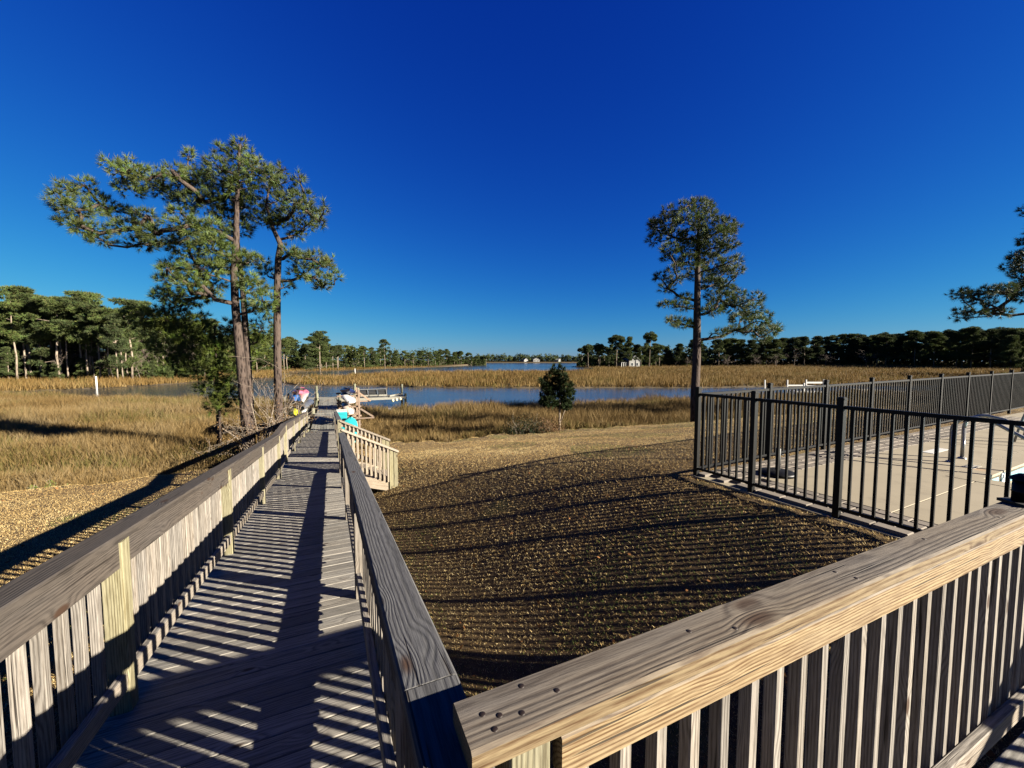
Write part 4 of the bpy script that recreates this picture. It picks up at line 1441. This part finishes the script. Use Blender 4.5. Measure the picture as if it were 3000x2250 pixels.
for (px, py, Y, w, h, mat, lb) in ((1540, 1243, 19.6, 2.2, .95, 'cedar', 'low dark evergreen bush left of the cedar'), (1608, 1240, 19.9, 1.5, .8, 'brownleaf', 'brown withered bush at the foot of the cedar'),
                                   (2950, 1125, 40, 3.2, 3.0, 'needle2', 'sunlit green bush behind the far end of the fence'), (20, 1415, 10.9, 1.6, .55, 'needle2', 'grey-green weed clump at the left edge of the marsh'),
                                   (130, 1420, 10.6, 1.1, .5, 'needle2', 'rounded green weed clump beside the sandy lawn strip')):
    b = at(px, py, Y); b.z = gz(b.x, b.y)
    rt = root('bush', b, lb, 'bush')
    mb = MB(); ends = []
    for i in range(9):
        ends += limb(mb, b + Vector((RNG.uniform(-.2, .2) * w, RNG.uniform(-.2, .2) * w, 0)), Vector((RNG.uniform(-.8, .8), RNG.uniform(-.8, .8), 1.0)), h * .8, .014, 1)
    put('stems', mb.mesh('stems', M['twig']), rt)
    k = 2600
    q = RNG.normal(0, 1, (k, 3)); q /= np.linalg.norm(q, axis=1)[:, None]; q[:, 2] = np.abs(q[:, 2])
    C = np.array(b) + q * RNG.uniform(.35, 1, (k, 1)) ** .5 * np.array([w / 2, w / 2, h]) * (1 + .25 * np.sin(q[:, :1] * 9 + q[:, 1:2] * 7))
    put('foliage', leafy(C, .035 * (Y / 19) ** .6, np.clip(RNG.normal(.95, .3, (k, 1)), .3, 1.8) * np.ones((1, 3)), M[mat], 'foliage'), rt)

for (px, py, Y, h, lb) in ((765, 1280, 16.4, 4.0, 'bare pale-branched shrub between the two big pine trunks'), (850, 1262, 17.6, 4.0, 'leafless reddish sapling right of the forked pine'), (752, 1275, 16.0, 2.2, 'low leafless thicket at the foot of the leaning pine')):
    b = at(px, py, Y); b.z = gz(b.x, b.y) - .1
    rt = root('bare_shrub', b, lb, 'shrub', 'leafless shrubs around the pines')
    mb = MB(); ends = []
    for i in range(5):
        ends += limb(mb, b + Vector((RNG.uniform(-.25, .25), RNG.uniform(-.2, .2), 0)), Vector((RNG.uniform(-.5, .6), RNG.uniform(-.4, .4), 1.1)), h * RNG.uniform(.5, .75), .04, 3, 2, .3, .005)
    put('branches', mb.mesh('branches', M['twig'], True), rt)
    E = np.array([tuple(e) for e in ends])
    C = np.repeat(E, 6, 0) + RNG.normal(0, .16, (len(E) * 6, 3))
    put('dead_leaves', leafy(C, .028, np.clip(RNG.normal(1, .4, (len(C), 1)), .3, 2.2) * np.ones((1, 3)), M['brownleaf'], 'dead_leaves'), rt)


# ---- trees of the woods: a few kinds built once, then copied
def far_pine(kind):
    H = 18.0
    m = MB()
    bx = [RNG.uniform(-.25, .25) for _ in range(5)]
    m.tube([(0, 0, -1), (bx[0], bx[1], H * .3), (bx[2], bx[3], H * .65), (bx[4], 0, H * .97)], [.19, .16, .11, .03], 7)
    tr = m
    pads = []
    if kind == 'flat':          # tall pine with layered flat top
        for i in range(26):
            f = RNG.uniform(0, 1) ** .8
            z = H * (.46 + .52 * f)
            r = (2.9 * math.sin(math.pi * (.12 + .80 * f)) + .5) * RNG.uniform(.15, 1.0)
            a = RNG.uniform(0, 6.28)
            pads.append((math.cos(a) * r, math.sin(a) * r, z, RNG.uniform(.6, 1.5), RNG.uniform(.6, 1.5), RNG.uniform(.3, .7)))
    elif kind == 'full':
        for i in range(40):
            f = RNG.uniform(0, 1)
            z = H * (.22 + .75 * f)
            r = (3.4 * (1 - f ** 1.5) + .45) * RNG.uniform(.15, 1.0)
            a = RNG.uniform(0, 6.28)
            pads.append((math.cos(a) * r, math.sin(a) * r, z, RNG.uniform(.6, 1.6), RNG.uniform(.6, 1.6), RNG.uniform(.35, .85)))
    elif kind == 'round':
        for i in range(22):
            q = RNG.normal(0, 1, 3); q /= np.linalg.norm(q)
            pads.append((q[0] * 2.6, q[1] * 2.6, H * .80 + q[2] * 2.3, 1.3, 1.3, .8))
        for i in range(5):
            a = RNG.uniform(0, 6.28)
            pads.append((math.cos(a) * 2.4, math.sin(a) * 2.4, H * RNG.uniform(.45, .62), 1.2, 1.2, .5))
    else:                       # 'low': bushy to the ground
        for i in range(46):
            f = RNG.uniform(0, 1)
            z = H * (.04 + .92 * f)
            r = (4.0 * (1 - f ** 1.8) + .4) * RNG.uniform(.3, 1.0)
            a = RNG.uniform(0, 6.28)
            pads.append((math.cos(a) * r, math.sin(a) * r, z, RNG.uniform(1.0, 1.9), RNG.uniform(1.0, 1.9), RNG.uniform(.7, 1.2)))
    for (x, y, z, *_r) in pads[::2]:
        tr.tube([(bx[2] * .5, 0, max(z - .8, 1)), (x * .9, y * .9, z - .1)], [.07, .03], 4, False)
    C, D, T = pad_points(pads, 46 if kind != 'low' else 36)
    V, F, T3 = tufts(C, D, 6, .55, .11, T, 1.2)
    return [('trunk', tr.mesh('trunk', M['barkfar'], True)), ('crown', raw_mesh('crown', V, F, M['farleaf'], T3))]


def far_bare():
    m = MB()
    ends = limb(m, Vector((0, 0, -.5)), Vector((0, 0, 1)), 8.5, .19, 4, 3, .28, .035)
    return [('branches', m.mesh('branches', M['twigfar']))]


KINDS = {'flat': [far_pine('flat') for _ in range(3)], 'full': [far_pine('full') for _ in range(3)], 'round': [far_pine('round') for _ in range(2)], 'low': [far_pine('low') for _ in range(3)], 'bare': [far_bare() for _ in range(3)]}


def copy_tree(kind, x, y, h, label, group, name='pine_tree', z=None, wide=1.0):
    z = gz(x, y) if z is None else z
    ms = KINDS[kind][int(RNG.integers(0, len(KINDS[kind])))]
    rz = RNG.uniform(0, 6.28)
    s = h / (18.0 if kind != 'bare' else 15.0)
    o = bpy.data.objects.new(name, None)
    COL.objects.link(o)
    o.location = (x, y, z)
    o.rotation_euler = (0, 0, rz)
    o.scale = (s * wide, s * wide, s)
    tag(o, label, 'tree', group)
    for nm, me in ms:
        c = bpy.data.objects.new(nm, me)
        COL.objects.link(c)
        c.parent = o
    return o


def stand(px0, px1, d0, d1, top0, top1, n, kinds, label, group, rows, dgap, hvar=.14, wide=1.0, name='pine_tree'):
    """trees along a bank: image columns px0..px1 at distances d0..d1, crowns reaching the skyline top0..top1"""
    for i in range(n):
        f = (i + RNG.uniform(0, 1)) / n
        px = px0 + (px1 - px0) * f
        Y = d0 + (d1 - d0) * f + RNG.integers(0, rows) * dgap + RNG.uniform(-.3, .3) * dgap
        top = top0 + (top1 - top0) * f
        x = (px - 1500) / FPX * Y
        h = (CAMZ + (1052 - top) / FPX * Y - .8) * (1 - abs(RNG.normal(0, hvar)))
        k = kinds[int(RNG.integers(0, len(kinds)))]
        if k == 'low':
            h *= RNG.uniform(.4, .75)
        if k == 'bare':
            h *= RNG.uniform(.6, .85)
        copy_tree(k, x, Y, h, label, group, 'bare_tree' if k == 'bare' else name, None, wide)


LW = 'pines of the sunlit wood on the left bank'
stand(-60, 420, 80, 80, 850, 868, 30, ['flat', 'flat', 'full'], 'tall pine in the sunlit wood on the left bank', LW, 3, 7, .2)
stand(-120, 640, 104, 118, 895, 925, 20, ['full', 'low', 'full'], 'pine deep inside the left bank wood', 'pines deep inside the left bank wood', 2, 7, .2, 1.35)
stand(350, 600, 86, 98, 890, 930, 14, ['flat', 'full', 'full'], 'tall pine in the sunlit wood on the left bank', LW, 3, 7)
stand(-60, 560, 79, 84, 1005, 1010, 20, ['low', 'low', 'full'], 'shorter bushy pine in the front row of the left bank wood', 'bushy front-row pines of the left bank wood', 2, 4, .3)
stand(-60, 600, 83, 93, 930, 945, 26, ['full', 'full', 'low'], 'middling green pine filling the left bank wood', 'middling pines of the left bank wood', 3, 5, .3, 1.15)
stand(-40, 600, 79, 88, 925, 940, 14, ['bare'], 'leafless grey tree among the left bank pines', 'leafless trees of the left bank wood', 2, 6)
for (px, top, Y, k, lb) in ((85, 832, 84, 'flat', 'flat-topped pine highest at the left end of the skyline'), (175, 853, 80, 'flat', 'round-headed tall pine second along the left skyline'), (265, 847, 83, 'flat', 'layered flat-crowned pine third along the left skyline'), (385, 860, 82, 'flat', 'broad flat-crowned pine just left of the big leaning pine')):
    copy_tree(k, (px - 1500) / FPX * Y, Y, CAMZ + (1052 - top) / FPX * Y - .8, lb, LW, wide=1.15)
MWG = 'pines of the middle left shore'
stand(580, 960, 112, 165, 962, 975, 34, ['full', 'flat', 'full', 'low'], 'pine in the wood along the middle left shore', MWG, 3, 9, .1, 1.3)
stand(940, 1290, 165, 250, 1000, 1030, 34, ['full', 'full', 'low', 'flat'], 'pine in the wood along the middle left shore', MWG, 3, 12, .1, 1.4)
stand(1270, 1430, 250, 300, 1020, 1034, 22, ['full', 'round', 'low'], 'pine on the point where the left shore ends', 'pines on the left shore point', 2, 12, .1, 1.5)
stand(800, 1320, 150, 250, 1005, 1030, 14, ['bare'], 'leafless grey tree in the middle left shore wood', 'leafless trees of the middle left shore', 2, 10, .1)
copy_tree('flat', (938 - 1500) / FPX * 150, 150, 15.5, 'tall round pine standing above the middle left shore', MWG, wide=1.2)
copy_tree('flat', (1128 - 1500) / FPX * 185, 185, 14.6, 'slender pine with open flat crown above the middle left shore', MWG, wide=.9)


def far_shore():
    C = []
    for i in range(90):
        Y = 500 + RNG.uniform(-4, 14)
        px = 1400 + 560 * (i + RNG.random()) / 90
        x, h, r = (px - 1500) / FPX * Y, RNG.uniform(6.5, 11.5), RNG.uniform(2.2, 4.2)
        q = RNG.normal(0, 1, (110, 3))
        q /= np.linalg.norm(q, axis=1)[:, None]
        C.append(np.array([x, Y, gz(x, Y) + h * .58]) + q * RNG.uniform(.4, 1, (110, 1)) * np.array([r, r, h * .42]))
    C = np.concatenate(C)
    T = np.clip(RNG.normal(.8, .25, (len(C), 1)), .3, 1.6) * np.ones((1, 3))
    tag(put('far_shore_trees', leafy(C, 1.0, T, M['farleaf'], 'far_shore_trees')), 'low wooded far shore across the river', 'trees', None, 'stuff')


far_shore()
RWG = 'dark pines of the right bank wood'
stand(1700, 1960, 222, 232, 1005, 1000, 24, ['full', 'round', 'full'], 'pine around the white house on the right point', 'pines around the white house', 2, 14, .12, 1.2)
stand(1960, 2560, 238, 232, 992, 978, 44, ['full', 'full', 'low', 'full'], 'dark pine in the wood along the right bank', RWG, 3, 10, .09, 1.55)
stand(2480, 3060, 225, 150, 980, 948, 44, ['full', 'full', 'low', 'full'], 'dark pine in the wood along the right bank', RWG, 3, 10, .09, 1.55)
stand(2000, 2950, 228, 190, 1005, 1000, 12, ['bare'], 'leafless tree in the right bank wood', 'leafless trees of the right bank wood', 2, 8, .1)
stand(2940, 3250, 95, 80, 950, 900, 12, ['full', 'low', 'full'], 'large dark pine at the right end of the bank wood', 'large dark pines at the right end', 2, 8, .1)
for (px, top, Y, k, lb, w_) in ((1722, 1003, 216, 'round', 'left of two round-headed pines at the tip of the right point', 1.1), (1752, 1000, 222, 'round', 'right of two round-headed pines at the tip of the right point', 1.1),
                                (1805, 975, 218, 'round', 'tall dense pine left of the white house', 1.25), (1842, 978, 212, 'full', 'tall dense pine in front of the white house', .95), (1903, 965, 220, 'round', 'slender umbrella-shaped pine right of the white house', .9)):
    copy_tree(k, (px - 1500) / FPX * Y, Y, CAMZ + (1052 - top) / FPX * Y - .8, lb, 'pines around the white house', wide=w_)


# shadowed undergrowth below the woods
def undergrowth(name, label, strips, n, size):
    X, Y_, Z = [], [], []
    for (px0, px1, d0, d1, depth, hh) in strips:
        k = int(n * abs(px1 - px0) * (d0 + d1) / 2 / 2e5)
        f = RNG.random(k)
        Y = d0 + (d1 - d0) * f + RNG.uniform(0, depth, k)
        x = (px0 + (px1 - px0) * f - 1500) / FPX * Y
        X.append(x); Y_.append(Y)
        Z.append(ground_z(x, Y)[0] + RNG.uniform(0, 1, k) ** 1.5 * hh * (.5 + .8 * vnoise(x, Y, 5, 77)))
    C = np.stack([np.concatenate(X), np.concatenate(Y_), np.concatenate(Z)], 1)
    f = vnoise(C[:, 0], C[:, 1], 4, 78) * .6 + RNG.random(len(C)) * .4
    T = pick([(.3, .45, .3), (.55, .6, .5), (.9, .65, .5)], f)
    tag(put(name, leafy(C, size, T, M['farleaf'], name)), label, 'undergrowth', None, 'stuff')


undergrowth('undergrowth', 'tangled undergrowth filling the left bank wood', [(-80, 620, 84, 95, 16, 5.5), (-120, 640, 102, 114, 14, 12), (-80, 600, 81, 88, 5, 3.2)], 22000, .40)
undergrowth('undergrowth', 'undergrowth along the middle left shore', [(580, 960, 116, 168, 22, 10), (940, 1290, 168, 250, 25, 10), (1270, 1425, 255, 300, 22, 5)], 26000, .55)
undergrowth('undergrowth', 'undergrowth along the far shore', [(1395, 1960, 505, 505, 25, 7)], 3500, 1.3)
undergrowth('undergrowth', 'dark undergrowth of the right bank wood', [(1690, 1960, 236, 240, 22, 5), (1955, 2560, 242, 238, 25, 11), (2480, 3080, 230, 155, 25, 11)], 15000, .85)

# ------------------------------------------------------------------ far things
def house(name, px, py, Y, w, d, h, rh, ang, label, porch=True, group=None):
    b = at(px, py, Y); b.z = max(gz(b.x, b.y), .3) - .1
    rt = root(name, b, label, 'house', group)
    mw = Matrix.Translation(b) @ Matrix.Rotation(ang, 4, 'Z')
    m = MB()
    m.v = [(-w / 2, -d / 2, 0), (w / 2, -d / 2, 0), (w / 2, d / 2, 0), (-w / 2, d / 2, 0), (-w / 2, -d / 2, h), (w / 2, -d / 2, h), (w / 2, d / 2, h), (-w / 2, d / 2, h), (0, -d / 2, h + rh), (0, d / 2, h + rh)]
    m.f = [(0, 1, 5, 8, 4), (2, 3, 7, 9, 6), (1, 2, 6, 5), (3, 0, 4, 7), (3, 2, 1, 0)]
    put('wall', m.mesh('wall', M['siding']), rt, mw)
    for s in (-1, 1):
        m = MB(); e = .35
        x1, z1 = s * (w / 2 + e), h - e * rh / (w / 2)
        m.v = [(0, -d / 2 - e, h + rh + .02), (x1, -d / 2 - e, z1 + .02), (x1, d / 2 + e, z1 + .02), (0, d / 2 + e, h + rh + .02), (0, -d / 2 - e, h + rh + .2), (x1, -d / 2 - e, z1 + .2), (x1, d / 2 + e, z1 + .2), (0, d / 2 + e, h + rh + .2)]
        m.f = [(0, 1, 2, 3), (7, 6, 5, 4), (0, 4, 5, 1), (1, 5, 6, 2), (2, 6, 7, 3), (3, 7, 4, 0)]
        put('roof_slope', m.mesh('roof_slope', M['roof']), rt, mw)
    for (x, z, ww, hh) in ((-w * .24, h * .45, w * .16, h * .45), (w * .24, h * .45, w * .16, h * .45), (0, h + rh * .25, w * .12, rh * .35)):
        m = MB(); m.quadbox((x, -d / 2 - .04, z), (ww + .2, .06, hh + .2)); wo = put('window', m.mesh('window', M['white']), rt, mw)
        m = MB(); m.quadbox((x, -d / 2 - .08, z), (ww, .04, hh)); put('pane', m.mesh('pane', M['glass']), wo, mw)
    if porch:
        m = MB(); m.quadbox((-w / 2 - 2.2, 0, h * .75), (4.6, d * .8, .2)); put('porch_roof', m.mesh('porch_roof', M['roof']), rt, mw)
        for k in range(4):
            m = MB(); m.quadbox((-w / 2 - 4.2 + 1.3 * k, -d * .36, h * .37), (.22, .22, h * .74)); put('porch_post', m.mesh('porch_post', M['white']), rt, mw)
        m = MB(); m.quadbox((-w / 2 - 2.2, d * .3, h * .3), (4.2, .2, h * .6)); put('porch_wall', m.mesh('porch_wall', M['roof']), rt, mw)


house('house', 1848, 1073, 226, 6.5, 8, 3.4, 2.8, .25, 'white gabled house with open porch among the pines on the right point')
house('house', 1537, 1060, 497, 6, 6, 2.6, 1.8, .6, 'left of the tiny pale houses on the far shore', False, 'houses on the far shore')
house('house', 1570, 1060, 494, 8, 6, 3.0, 2.0, .2, 'second tiny pale house on the far shore, nearest the water', False, 'houses on the far shore')
house('house', 1634, 1059, 499, 6, 6, 2.4, 1.6, .9, 'right of the tiny pale houses on the far shore', False, 'houses on the far shore')

# channel posts
for (px, py, Y, h, lb) in ((283, 1134, 61, 1.9, 'white post standing at the creek bank on the left'), (1040, 1086, 128, 1.5, 'tiny white post in the inlet before the middle left shore')):
    b = at(px, py, Y); b.z = -.8
    rt = root('channel_post', b, lb, 'post')
    m = MB(); m.tube([(0, 0, 0), (0, 0, .8 + h)], [.12, .11], 10); put('shaft', m.mesh('shaft', M['white'], True), rt, Matrix.Translation(b))
    m = MB(); m.tube([(0, 0, .8 + h), (0, 0, .9 + h)], [.14, .02], 10); put('cap', m.mesh('cap', M['white'], True), rt, Matrix.Translation(b))

# neighbour's dock seen over and through the fence
nd = root('neighbour_dock', at(2390, 1150, 50), "white neighbouring dock with bench seen through the pool fence", 'dock')
nY = 50.0


def nb(px, py, dy=0.0):
    return at(px, py, nY + dy)


for (px, p0, p1) in ((2241, 1113, 1165), (2307, 1113, 1165), (2362, 1112, 1165), (2413, 1112, 1165), (2356, 1122, 1165), (2628, 1138, 1172), (2500, 1140, 1170), (2560, 1140, 1170)):
    a, b = nb(px, p1), nb(px, p0)
    board(nd, 'post', (a.x, a.y, -.8), b, .13, .13, M['white'], up=(0, 1, 0))
board(nd, 'rail', nb(2307, 1129), nb(2358, 1129), .06, .16, M['white'])
board(nd, 'bench_back', nb(2363, 1121), nb(2414, 1121), .06, .22, M['white'])
board(nd, 'bench_seat', nb(2360, 1130), nb(2415, 1130), .4, .10, M['white'])
board(nd, 'deck_edge', nb(2320, 1147), nb(2420, 1149), 1.6, .18, M['white'])
board(nd, 'walkway_edge', nb(2490, 1140), nb(2660, 1148), 1.2, .2, M['white'])
board(nd, 'walkway_edge', nb(2690, 1152), nb(2900, 1164), 1.2, .12, M['white'])
